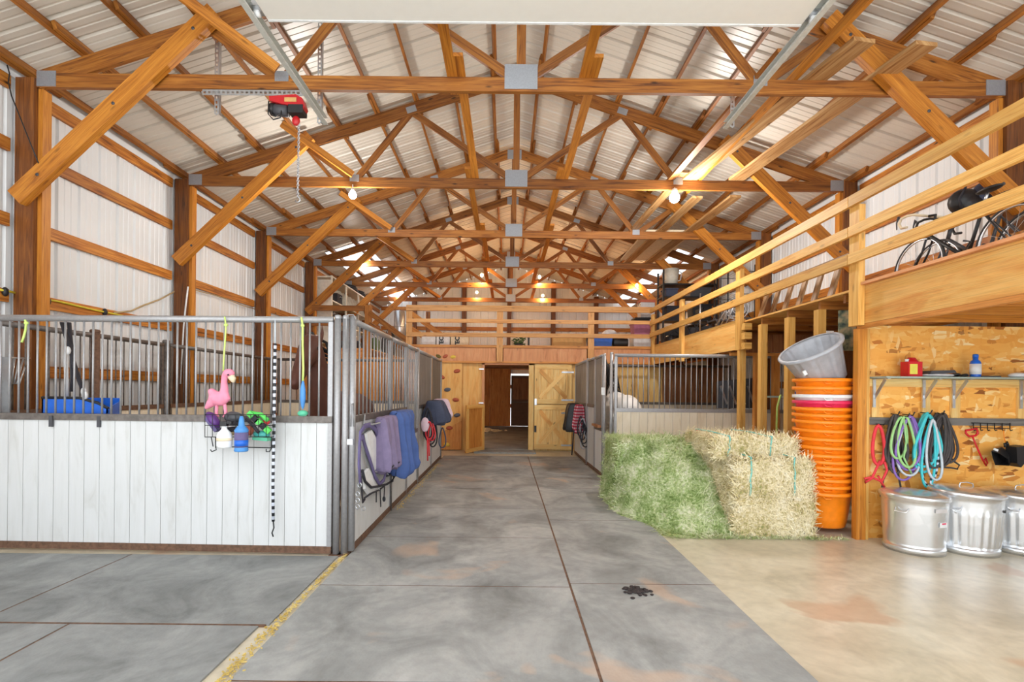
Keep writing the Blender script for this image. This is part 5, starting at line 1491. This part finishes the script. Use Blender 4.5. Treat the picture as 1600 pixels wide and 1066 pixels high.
t = thing('soap_bar', 'orange and pink grooming sponge between bottle and halter', 'sponge', P(390, 678, BY - .09))
MB().ball(P(390, 672, BY - .09), (.035, .035, .05), 10, 8).build('sponge', 'salmon', t)
# in the stall
t = thing('corner_feeder', 'blue plastic feed tub hung inside the left stall bars', 'feeder', P(125, 645, 4.72))
f = lambda a, c, y: P(a, c, y)
x0, x1, x2 = P(76, 640, 4.6).x, P(142, 640, 4.6).x, P(178, 640, 4.6).x
MB().prism([(x0, 4.53, 0.95), (x2, 4.53, 1.0), (x2, 4.53, 1.29), (x1 + .12, 4.53, 1.34), (x1 - .05, 4.53, 1.385), (x0, 4.53, 1.385)], (0, 0.015, 0)).build('front_wall', 'blue_plastic', t)
MB().prism([(x0, 4.53, 0.95), (x0, 4.53, 1.385), (x0 + .06, 4.88, 1.385), (x0 + .06, 4.88, 1.0)], (0.015, 0, 0)).build('side_wall', 'blue_plastic', t)
MB().prism([(x2, 4.53, 1.0), (x2, 4.53, 1.29), (x2 - .15, 4.88, 1.36), (x2 - .15, 4.88, 1.05)], (-0.015, 0, 0)).build('side_wall', 'blue_plastic', t)
MB().span((x0 + .06, 4.865, 1.0), (x2 - .15, 4.88, 1.385)).build('back_wall', 'blue_plastic', t)
MB().prism([(x0, 4.53, 0.96), (x2, 4.53, 1.0), (x2 - .15, 4.88, 1.05), (x0 + .06, 4.88, 1.0)], (0, 0, 0.015)).build('bottom', 'blue_plastic', t)
MB().tube([(x0, 4.535, 1.39), (x1 - .05, 4.535, 1.39), (x1 + .12, 4.535, 1.345), (x2, 4.535, 1.295)], .014, 8).build('rim', 'black', t)
for px in (80, 155):
    MB().box((P(px, 656, 4.42).x, 4.42, 1.18), (.03, .02, .1)).build('hook', 'dark_grey', t)
t = thing('hanging_strap', 'pair of black straps with white patches hanging above the blue feeder', 'strap', P(118, 620, 4.62))
b = MB(); strap(b, [P(a, c, 4.56) for a, c in ((97, 504), (103, 525), (110, 545), (116, 570), (124, 595), (131, 612))], 0.05, .012)
strap(b, [P(a, c, 4.6) for a, c in ((108, 504), (110, 530), (113, 560), (114, 590), (112, 612))], 0.045, .012); b.build('black_webbing', 'strap', t)
b = MB()
for a, c in ((106, 548), (131, 612), (133, 618)): b.ball(P(a, c, 4.53), (.025, .02, .04))
b.tube([P(103, 556, 4.63), P(104, 590, 4.63), P(104, 622, 4.63)], .018, 7)
b.build('white_patch', 'fleece', t)
t = thing('hay_feeder', 'galvanised corner hay rack at the left edge behind the bars', 'feeder', P(10, 640, 4.75))
MB().prism([P(-40, 558, 4.72), P(17, 558, 4.72), P(14, 652, 4.72), P(-40, 652, 4.72)], (0, .012, 0)).build('sheet_side', 'galv', t)
for k in range(5):
    MB().tube([P(16 + k * 7, 559, 4.75 + .1 * k), P(14 + k * 4, 600, 4.75 + .05 * k)], .008, 6).build('rack_rod', 'galv', t)
MB().tube([P(14, 559, 4.72), P(46, 560, 5.2)], .01, 6).build('rack_rod', 'galv', t)
t = thing('hay_feeder', 'dark slotted metal feeder hanging in the right stall', 'feeder', P(1150, 635, 8.2))
b = MB().prism([P(1120, 597, 8.122), P(1178, 592, 8.122), P(1178, 638, 8.122), P(1120, 638, 8.122)], (0, .02, 0)); b.build('sheet_front', 'dark_grey', t)
for k in range(4):
    MB().beam(P(1126 + 14 * k, 603, 8.112), P(1136 + 14 * k, 632, 8.112), .01, .03, (1, 0, 0)).build('slot_bar', 'silver', t)
MB().prism([P(1120, 597, 8.122), P(1178, 592, 8.122), P(1185, 594, 8.5), P(1128, 599, 8.5)], (0, 0, .012)).build('sheet_top', 'dark_grey', t)
t = thing('small_shelf', 'small shelf holding a blue cloth between the studs', 'shelf', P(1235, 625, 7.4))
MB().span((3.692, 6.9, 1.43), (4.3, 7.12, 1.455)).build('shelf_board', 'shelf_green', t)
MB().ball((4.12, 7.0, 1.49), (.11, .08, .035)).build('blue_cloth', 'blue_plastic', t)
MB().tube([(3.95, 7.0, 1.465), (3.88, 6.89, 1.45), (3.84, 6.89, 1.3), (3.83, 6.89, .8)], .014, 6).build('lime_cord', 'lime_twine', t)
# cords on the left wall
wl = WL + 0.06
gp = lambda px, py: (lambda y: P(px, py, y))(wl * F / (px - CX + (py - CY) * ROLL))
t = thing('fence_cord', 'yellow electric fence cord along the left wall girt', 'cord', gp(150, 485))
MB().tube([gp(a, c) for a, c in ((66, 467), (90, 471), (120, 478), (150, 485), (180, 491), (215, 499), (250, 503))], .012, 7).build('cord', 'yellow_cord', t)
for a, c in ((75, 471), (164, 488), (8, 456)):
    MB().ball(gp(a, c), (.03, .03, .05)).build('insulator', 'black', t)
MB().tube([gp(0, 453), gp(12, 455), gp(25, 458)], .012, 7).build('cord', 'yellow_cord', t)
tag(MB().tube([gp(a, c) for a, c in ((178, 489), (205, 486), (225, 477), (250, 468), (272, 456))], .012, 7).build('cable', 'tan_cord'), 'tan cable rising along the left wall to the second post', 'cable')
tag(MB().tube([P(a, c, 5.2) for a, c in ((11, 102), (15, 115), (13, 128), (18, 150), (32, 185), (44, 215), (60, 255))], .006, 6).build('cable', 'black'), 'thin black cable hanging at the first left post', 'cable')
tag(MB().tube([gp(a, c) for a, c in ((296, 452), (310, 455), (330, 460), (350, 466), (380, 478), (398, 483))], .009, 6).build('cable', 'tan_cord'), 'brown cable sagging under the girt past the second left post', 'cable')
tag(MB().tube([P(294, 448, 7.83), P(290, 480, 7.83), P(287, 510, 7.83), P(282, 600, 7.83)], .012, 6).build('cable', 'white_plastic'), 'white cable running down the second left post', 'cable')

# ------------------------------------------------------------------ bicycles on the right loft
def bicycle(label, x, y, lean, fm, tape):
    t = thing('bicycle', label, 'bicycle', (x, y, DZ), 'bicycles on the right loft')
    L = Matrix.Translation((x, y, DZ)) @ RY(lean)
    W = lambda a, h, s=0.0: L @ V((s, a, h))     # a along the loft (front wheel at +a)
    R = 0.335
    for nm, a in (('front_wheel', 0.5), ('rear_wheel', -0.5)):
        ax = (L.to_3x3() @ V((1, 0, 0)))
        wh = MB().ring(W(a, R), R - .012, .013, ax, 44, 8).build(nm, 'tire', t)
        MB().ring(W(a, R), R - .032, .01, ax, 44, 6).build('rim', 'silver', wh)
        MB().tube([W(a, R, -.03), W(a, R, .03)], .018, 10).build('hub', 'silver', wh)
        b = MB()
        for k in range(14):
            q_ = 2 * PI * k / 14
            b.tube([W(a, R, .02 * (-1) ** k), W(a + (R - .035) * math.cos(q_), R + (R - .035) * math.sin(q_))], .0018, 4)
        b.build('spokes', 'galv', wh)
    b = MB()
    bb, seat, head, hd2 = W(-.08, .28), W(-.22, .78), W(.34, .76), W(.37, .64)
    for (p0, p1, r) in ((bb, seat, .016), (seat, head, .016), (bb, hd2, .019), (head, hd2, .02), (bb, W(-.5, R, .04), .01), (bb, W(-.5, R, -.04), .01), (W(-.2, .7), W(-.5, R, .04), .008), (W(-.2, .7), W(-.5, R, -.04), .008)):
        b.tube([p0, p1], r, 9)
    b.build('frame', fm, t)
    b = MB()
    for s in (-.035, .035): b.tube([W(.375, .62), W(.385, .6, s), W(.42, .48, s), W(.5, R, s)], .011, 8)
    b.build('fork', fm, t)
    MB().tube([W(.335, .78), W(.33, .86), W(.42, .88)], .014, 8).build('stem', 'black', t)
    b = MB()
    for s in (-1, 1):
        b.tube([W(.42, .88), W(.42, .88, s * .17), W(.46, .88, s * .2), W(.53, .87, s * .21), W(.555, .82, s * .21), W(.52, .76, s * .21), W(.44, .745, s * .21)], .014, 8)
    b.build('handlebar', tape, t)
    for s in (-1, 1):
        MB().tube([W(.54, .87, s * .21), W(.57, .91, s * .21), W(.585, .84, s * .215), W(.575, .76, s * .215)], [.014, .014, .008, .006], 7).build('brake_lever', 'dark_grey', t)
    MB().tube([W(-.22, .78), W(-.245, .88)], .013, 8).build('seat_post', 'silver', t)
    MB().ball(W(-.26, .895), (.06, .13, .025)).build('saddle', 'black', t)
    MB().ring(W(-.08, .28, .05), .09, .006, L.to_3x3() @ V((1, 0, 0)), 26, 6).build('chainring', 'dark_grey', t)
    MB().tube([W(-.08, .28, .06), W(.02, .15, .07), W(.02, .15, .14)], .01, 7).tube([W(-.08, .28, -.06), W(-.18, .41, -.07), W(-.18, .41, -.14)], .01, 7).build('crank', 'dark_grey', t)
bicycle('dark road bicycle with black bars standing nearest the wall on the right loft', 4.88, 5.05, 0.04, 'dark_grey', 'black')
bicycle('grey road bicycle with pale taped bars standing in front of the other bicycle', 4.58, 4.95, 0.07, 'black', 'cream')
t = thing('backpack', 'black backpack hanging above the bicycle handlebars', 'bag', (5.3, 5.6, 3.55))
c = P(1507, 316, 5.5)
fused('bag_body', MB().ball(c, (.17, .12, .15)).ball(c + V((.02, -.06, -.05)), (.13, .08, .1)), 'black', t, .012, 3)
MB().tube([c + V((-.12, -.09, -.1)), c + V((-.15, -.1, 0)), c + V((-.08, -.1, .13))], .012, 6).build('shoulder_strap', 'strap', t)
t = thing('gym_bag', 'blue and grey bag hanging next to the black backpack', 'bag', P(1540, 330, 5.4))
c = P(1540, 308, 5.45)
fused('bag_body', MB().ball(c, (.15, .1, .18)).ball(c + V((.04, 0, -.1)), (.14, .09, .12)), 'navy_cloth', t, .012, 3)
MB().ball(c + V((-.02, -.06, -.14)), (.12, .05, .07)).build('grey_panel', 'grey_plastic', t)
MB().ball(c + V((.0, -.07, .06)), (.1, .05, .07)).build('blue_panel', 'blue_cloth', t)
t = thing('wood_stand', 'small orange wooden rack standing between the bicycles at the right edge', 'rack', (4.75, 4.35, DZ))
for x, y in ((4.7, 4.3), (4.95, 4.3), (4.7, 4.55), (4.95, 4.55)):
    MB().span((x, y, DZ), (x + .04, y + .04, DZ + .42), (0, 0, 1)).build('leg', 'honey', t)
for z in (.2, .38): MB().span((4.68, 4.28, DZ + z), (5.0, 4.6, DZ + z + .03)).build('slat_shelf', 'honey', t)
# ladder lying on its edge
t = thing('wooden_ladder', 'old wooden ladder lying on its side along the right loft', 'ladder', (4.3, 7.0, DZ))
MB().beam((3.95, 5.9, DZ + .05), (3.95, 8.0, DZ + .05), .035, .08).build('side_rail', 'honey', t)
MB().beam((4.15, 5.9, DZ + .58), (4.15, 8.0, DZ + .58), .035, .07).build('side_rail', 'old_rung', t)
for k in range(6):
    y = 6.0 + 0.33 * k
    MB().beam((3.955, y - .05, DZ + .09), (4.145, y + .06, DZ + .55), .03, .09, (0, 1, 0)).build('rung', 'old_rung', t)

# ------------------------------------------------------------------ clutter on the lofts
def crate(label, c, s, m, lid=None, name='storage_bin', cat='bin', group='bins on the rear loft', rz=0.0):
    t = thing(name, label, cat, c, group)
    x, y, z = c; w, d, h = s; R = RZ(rz)
    b = MB()
    vs = []
    for (k, zz_) in ((0.9, 0), (1.0, h)):
        for sx, sy in ((-1, -1), (1, -1), (1, 1), (-1, 1)):
            vs.append(V(c) + R.to_3x3() @ V((sx * w / 2 * k, sy * d / 2 * k, zz_)))
    b.add(vs, [(3, 2, 1, 0), (0, 1, 5, 4), (1, 2, 6, 5), (2, 3, 7, 6), (3, 0, 4, 7), (4, 5, 6, 7)], V((1, 0, 0)))
    b.build('bin_body', m, t)
    MB().box((x, y, z + h - .012), (w + .03, d + .03, .035), R).build('lid' if lid else 'rim', lid or m, t)
    return t
def carton(label, c, s, m='paper', word=None, group='cartons on the rear loft'):
    t = thing('carton', label, 'box', c, group)
    MB().box(V(c) + V((0, 0, s[2] / 2)), s).build('box_body', m, t)
    MB().box(V(c) + V((0, 0, s[2] + .002)), (s[0], .05, .004)).build('tape', 'tan_cord', t)
    if word:
        cu = bpy.data.curves.new('lettering', 'FONT'); cu.body = word; cu.size = s[2] * 0.42; cu.offset = .008; cu.extrude = .001; cu.align_x = 'CENTER'; cu.align_y = 'CENTER'
        o = bpy.data.objects.new('lettering', cu); COL.objects.link(o)
        me = bpy.data.meshes.new_from_object(o.evaluated_get(bpy.context.evaluated_depsgraph_get()))
        bpy.data.objects.remove(o)
        me.materials.clear(); me.materials.append(M['black'])
        o = bpy.data.objects.new('lettering', me); COL.objects.link(o); o.parent = t
        o.matrix_basis = Matrix.Translation((-s[0] * 0.12, -s[1] / 2 - .003, s[2] / 2)) @ RX(PI / 2) @ RZ(PI / 2)
    return t
YB2 = 12.55
X = lambda px: (px - CX - .7) / F * YB2
D1 = DZ + .002
for (a, c, wd, lab) in ((660, 682, None, 'white carton at the left end of the row on the rear loft'), (683, 704, 'TECK', 'second white carton with dark lettering from the left'), (705, 733, 'TECK', 'rightmost cream carton with dark lettering on the rear loft')):
    carton(lab, ((X(a) + X(c)) / 2, YB2, D1), (X(c) - X(a) - .01, .3, .36), 'cream' if a == 705 else 'paper', wd)
t = thing('planter_box', 'cream box with a dark green plant on the rear loft', 'plant', ((X(797) + X(818)) / 2, YB2, D1))
MB().box(((X(798) + X(818)) / 2, YB2 + .1, D1 + .16), (.34, .06, .32)).build('box_body', 'cream', t)
b = MB()
for k in range(60):
    a = rng.random() * 6.3; r_ = rng.uniform(.02, .17); z = rng.uniform(.06, .27)
    b.ball((X(811) + r_ * math.cos(a), YB2 - .08 + r_ * .4 * math.sin(a), D1 + z), (.04, .025, .014), 6, 4, RZ(a) @ RY(rng.uniform(-.8, .8)))
b.build('leaves', 'leaf', t)
MB().lathe([(0, 0), (.08, 0), (.11, .1), (0, .1)], (X(811), YB2 - .1, D1), 14).build('pot', 'dark_grey', t)
tag(MB().box((X(826), YB2 + .05, D1 + .17), (.04, .3, .34)).build('dark_panel', 'black'), 'narrow dark panel standing right of the plant', 'panel')
carton('wide tan cardboard box left of the blue bin on the rear loft', ((X(863) + X(914)) / 2, YB2, D1), (X(914) - X(863), .4, .3), 'tan_box')
crate('blue plastic bin behind a railing post on the rear loft', ((X(917) + X(954)) / 2, YB2 - .05, D1), (X(954) - X(917), .4, .29), 'blue_plastic')
t = thing('duffel_bag', 'black duffel bag right of the blue bin', 'bag', (X(968), YB2, D1))
fused('bag_body', MB().tube([(X(957), YB2, D1 + .15), (X(980), YB2, D1 + .14)], .15, 14).ball((X(962), YB2, D1 + .2), (.13, .14, .12)), 'black', t, .02, 4)
MB().tube([(X(960), YB2 - .12, D1 + .25), (X(966), YB2 - .14, D1 + .36), (X(974), YB2 - .12, D1 + .25)], .014, 6).build('handle', 'strap', t)
tag(MB().ball((X(956), YB2 + .3, D1 + .4), (.2, .2, .14), 16, 10).build('wash_bowl', 'white_plastic'), 'white rounded bowl seen over the rail above the blue bin', 'bowl')
carton('white crate at the right corner of the rear loft', ((X(987) + X(1016)) / 2, YB2, D1), (X(1016) - X(987), .42, .34))
crate('purple bin stacked on the white crate by the railing corner', ((X(987) + X(1013)) / 2, YB2, D1 + .35), (X(1013) - X(987), .4, .3), 'purple_bin')
crate('black crate stacked between the purple bin and the cooler', ((X(989) + X(1013)) / 2, YB2, D1 + .665), (.38, .36, .12), 'black')
t = thing('cooler', 'white cooler with a dark red lid on top of the corner stack', 'cooler', (X(1009), YB2, D1 + .80))
MB().box((X(1009), YB2, D1 + 1.0), (.36, .3, .4)).build('cooler_body', 'clear_plastic', t)
MB().box((X(1009), YB2, D1 + 1.22), (.39, .33, .07)).build('lid', 'hold_red', t)
MB().tube([(X(1009) - .2, YB2, D1 + 1.2), (X(1009) - .21, YB2 - .12, D1 + 1.0), (X(1009) + .21, YB2 - .12, D1 + 1.0), (X(1009) + .2, YB2, D1 + 1.2)], .012, 6).build('handle', 'silver', t)
# dark shelving with clutter in the corner where the lofts meet
t = thing('storage_rack', 'black metal storage rack in the dark corner of the two lofts', 'rack', (4.6, 12.5, DZ))
for x in (3.95, 5.3):
    for y in (12.3, 12.74): MB().span((x - .02, y - .02, D1), (x + .02, y + .02, D1 + 2.0), (0, 0, 1)).build('upright', 'black', t)
for z in (.1, .7, 1.3, 1.62): MB().span((3.93, 12.28, D1 + z), (5.32, 12.76, D1 + z + .03)).build('rack_shelf', 'black', t)
RS = 'bins on the black storage rack'
for (x, z, w_, h_, m, lab) in ((4.25, .135, .5, .4, 'black', 'black bin at the lower left of the storage rack'), (4.9, .135, .6, .45, 'dark_grey', 'dark grey bin at the lower right of the storage rack'), (4.3, .735, .5, .35, 'strap', 'dark bin left on the middle rack shelf'), (4.95, .735, .5, .4, 'black', 'black bin right on the middle rack shelf'), (3.98 + .2, 1.335, .3, .2, 'navy_cloth', 'navy bin on the upper rack shelf under the white bucket'), (4.9, 1.335, .55, .22, 'dark_grey', 'dark bin at the upper right of the storage rack')):
    crate(lab, (x, 12.52, D1 + z), (w_, .38, h_), m, group=RS)
c = V((P(1049, 448, 12.5).x, 12.52, D1 + 1.655))
t = thing('white_bucket', 'white bucket with side straps standing on top of the storage rack', 'bucket', c)
MB().lathe([(0, 0), (.15, 0), (.2, .4), (.19, .4), (.14, .02), (0, .02)], c, 22).build('bucket_body', 'cream_steel', t)
for s in (-1, 1): MB().tube([c + V((s * .19, -.05, .34)), c + V((s * .25, -.05, .3)), c + V((s * .22, -.05, .12)), c + V((s * .16, -.05, .1))], .014, 6).build('strap', 'fleece', t)
t = thing('wire_rack', 'black wire frame rack standing near the right wall behind the railing', 'rack', (5.2, 11.2, DZ))
for x in (4.9, 5.5):
    for y in (10.8, 11.5): MB().tube([(x, y, D1), (x, y, D1 + 1.75)], .014, 6).build('upright', 'black', t)
for z in (.5, 1.1, 1.6):
    b = MB()
    for k in range(7): b.tube([(4.9 + .1 * k, 10.8, D1 + z), (4.9 + .1 * k, 11.5, D1 + z)], .006, 5)
    b.tube([(4.9, 10.8, D1 + z), (5.5, 10.8, D1 + z), (5.5, 11.5, D1 + z), (4.9, 11.5, D1 + z)], .01, 6, True)
    b.build('wire_shelf', 'galv', t)
for (x, y, m, lab) in ((4.3, 11.3, 'black', 'black folding chair leaning at the far end of the right loft'), (4.5, 10.6, 'dark_grey', 'grey folding chair leaning behind the right loft railing')):
    t = thing('folding_chair', lab, 'chair', (x, y, DZ), 'folding chairs on the right loft')
    for s in (-.2, .2):
        MB().tube([(x - .1, y + s, D1 + .01), (x + .2, y + s, D1 + .85)], .012, 7).build('leg', m, t)
        MB().tube([(x + .2, y + s, D1 + .01), (x - .05, y + s, D1 + .5)], .012, 7).build('leg', m, t)
    MB().span((x - .06, y - .2, D1 + .44), (x + .26, y + .2, D1 + .47)).build('seat', m, t)
    MB().beam((x + .16, y - .2, D1 + .76), (x + .16, y + .2, D1 + .76), .015, .16).build('backrest', m, t)
t = thing('chrome_pole', 'shiny chrome pole standing on the right loft behind the rails', 'pole', (4.1, 10.2, DZ))
MB().tube([(4.05, 10.2, D1 + .02), (4.05, 10.2, D1 + .98)], .016, 8).build('tube', 'silver', t)
MB().lathe([(0, 0), (.1, 0), (.1, .02), (0, .03)], (4.05, 10.2, D1), 14).build('base', 'dark_grey', t)
t = thing('pedestal_fan', 'dark pedestal fan standing among the clutter on the right loft', 'fan', (4.45, 9.4, DZ))
MB().lathe([(0, 0), (.18, 0), (.17, .03), (.02, .05), (.018, .5), (0, .5)], (4.45, 9.4, D1), 18).build('stand', 'dark_grey', t)
for r_ in (.2, .14, .08): MB().ring((4.45, 9.4, D1 + .52), r_, .008, (-.6, -1, 0), 24, 5).build('cage_ring', 'grey_plastic', t)
for k in range(3):
    a = k * 2.09; MB().ball((4.45 + .09 * math.cos(a) * .85, 9.42 - .09 * math.cos(a) * .5, D1 + .52 + .09 * math.sin(a)), (.07, .02, .05), 8, 5).build('blade', 'dark_grey', t)
t = thing('tripod', 'folded grey tripod lying tilted on the right loft', 'tripod', (4.1, 9.2, DZ))
for k in range(3): MB().tube([(4.0 + .07 * k, 9.6 - .1 * k, D1 + .015), (4.12 + .05 * k, 9.0, D1 + .55)], .012, 6).build('leg', 'galv', t)
MB().ball((4.17, 8.99, D1 + .57), (.05, .05, .05)).build('head', 'black', t)
for (x, y, s, m, lab) in ((4.9, 9.0, (.6, .6, .35), 'strap', 'dark duffel heap near the right wall behind the fan'), (4.6, 8.4, (.5, .5, .3), 'black', 'black bag lying on the right loft nearest the loft post'), (4.9, 10.0, (.7, .5, .5), 'dark_grey', 'dark grey bag against the right wall by the chairs'), (4.0, 11.6, (.35, .5, .3), 'black', 'black bag at the far end of the right loft by the railing')):
    t = thing('storage_bag', lab, 'bag', (x, y, DZ), 'dark bags on the right loft')
    b = MB()
    for k in range(4): b.ball((x + rng.uniform(-.12, .12), y + rng.uniform(-.12, .12), D1 + s[2] * .45), (s[0] * .38, s[1] * .38, s[2] * .44))
    fused('bag_body', b, m, t, .025, 5)
    MB().tube([(x - .12, y, D1 + s[2] * .85), (x, y - .05, D1 + s[2] + .06), (x + .12, y, D1 + s[2] * .85)], .012, 6).build('handle', 'strap', t)
# left loft shelving
t = thing('metal_shelving', 'cream slotted metal shelving along the left wall of the left loft', 'shelving', (-5.1, 15, DZ))
for y in (13.3, 14.5, 15.7, 16.9):
    for x in (-5.3, -4.8): MB().span((x - .02, y - .025, D1), (x + .02, y + .025, D1 + 2.0), (0, 0, 1)).build('upright', 'cream_steel', t)
for z in (.15, .75, 1.3, 1.95): MB().span((-5.33, 13.28, D1 + z), (-4.77, 16.92, D1 + z + .035), (0, 1, 0)).build('rack_shelf', 'cream_steel', t)
for y in [13.28] + [14.6 + .32 * k for k in range(7)]:
    for z in ((1.335,) if y > 14 else (.185, .785, 1.335)):
        MB().prism([(-5.32, y, D1 + z), (-4.8, y, D1 + z), (-5.0 if y > 14 else -4.8, y, D1 + z + (.5 if y > 14 else .55)), (-5.32, y, D1 + z + .55)], (0, .012, 0)).build('divider', 'cream_steel', t)
for (y, m, lab) in ((15.4, 'black', 'black hose coil on top of the left loft shelving, nearer one'), (16.3, 'rubber', 'dark hose coil on top of the left loft shelving, farther one')):
    t = thing('hose_coil', lab, 'hose', (-5.05, y, D1 + 1.985), 'hose coils on the shelving')
    for k in range(3): MB().ring((-5.05, y, D1 + 2.04 + .06 * k), .3 - .03 * k, .03, (0.1, 0, 1), 24, 6).build('hose_ring', m, t)
for (y, z, m, lab) in ((13.7, .79, 'black', 'black tool case on the shelving shelf nearest the camera'), (14.2, 1.34, 'strap', 'dark case on an upper shelf of the left loft shelving'), (15.2, .79, 'black', 'black box on the middle shelf behind the white dividers'), (16.2, .79, 'dark_grey', 'dark grey box far down the middle shelf of the shelving')):
    t = thing('tool_case', lab, 'case', (-5.05, y, D1 + z), 'cases on the shelving')
    MB().box((-5.05, y, D1 + z + .17), (.34, .42, .3)).build('case_body', m, t)
    MB().tube([(-4.87, y - .08, D1 + z + .2), (-4.85, y - .06, D1 + z + .24), (-4.85, y + .06, D1 + z + .24), (-4.87, y + .08, D1 + z + .2)], .01, 6).build('handle', 'silver', t)
for (x, y, m, s, lab) in ((-4.9, 14.2, 'black', (.4, .6, .35), 'black bag behind the beam railing of the left loft'), (-4.3, 13.5, 'strap', (.5, .4, .3), 'dark bag next to the stout post of the left loft'), (-4.4, 15.5, 'dark_grey', (.5, .5, .6), 'grey heap in the middle of the left loft'), (-4.1, 17.0, 'black', (.5, .5, 1.0), 'tall dark covered thing at the back of the left loft'), (-4.0, 14.6, 'leaf', (.4, .4, .5), 'dark green bag behind the stout post of the left loft')):
    t = thing('storage_bag', lab, 'bag', (x, y, DZ), 'dark bags on the left loft')
    b = MB()
    for k in range(4): b.ball((x + rng.uniform(-.1, .1), y + rng.uniform(-.1, .1), D1 + s[2] * .45), (s[0] * .4, s[1] * .4, s[2] * .45))
    fused('bag_body', b, m, t, .025, 5)
    MB().tube([(x - .1, y - .1, D1 + s[2] * .85), (x, y - .12, D1 + s[2] + .05), (x + .1, y - .1, D1 + s[2] * .85)], .012, 6).build('handle', 'strap', t)
for k, (x, y, lab) in enumerate(((-3.95, 17.9, 'shiny steel canister at the back beyond the left loft'), (-3.75, 18.4, 'steel bucket beside the shiny canister at the back'))):
    t = thing('steel_canister', lab, 'canister', (x, y, D1 + .0), 'steel canisters at the back')
    MB().lathe([(0, 0), (.2, 0), (.2, 1.75 - .4 * k), (.15, 1.8 - .4 * k), (0, 1.82 - .4 * k)], (x, y, D1), 20).build('canister_body', 'galv', t)
    MB().ring((x, y, D1 + 1.2 - .3 * k), .203, .012, (0, 0, 1), 24, 6).build('band', 'silver', t)
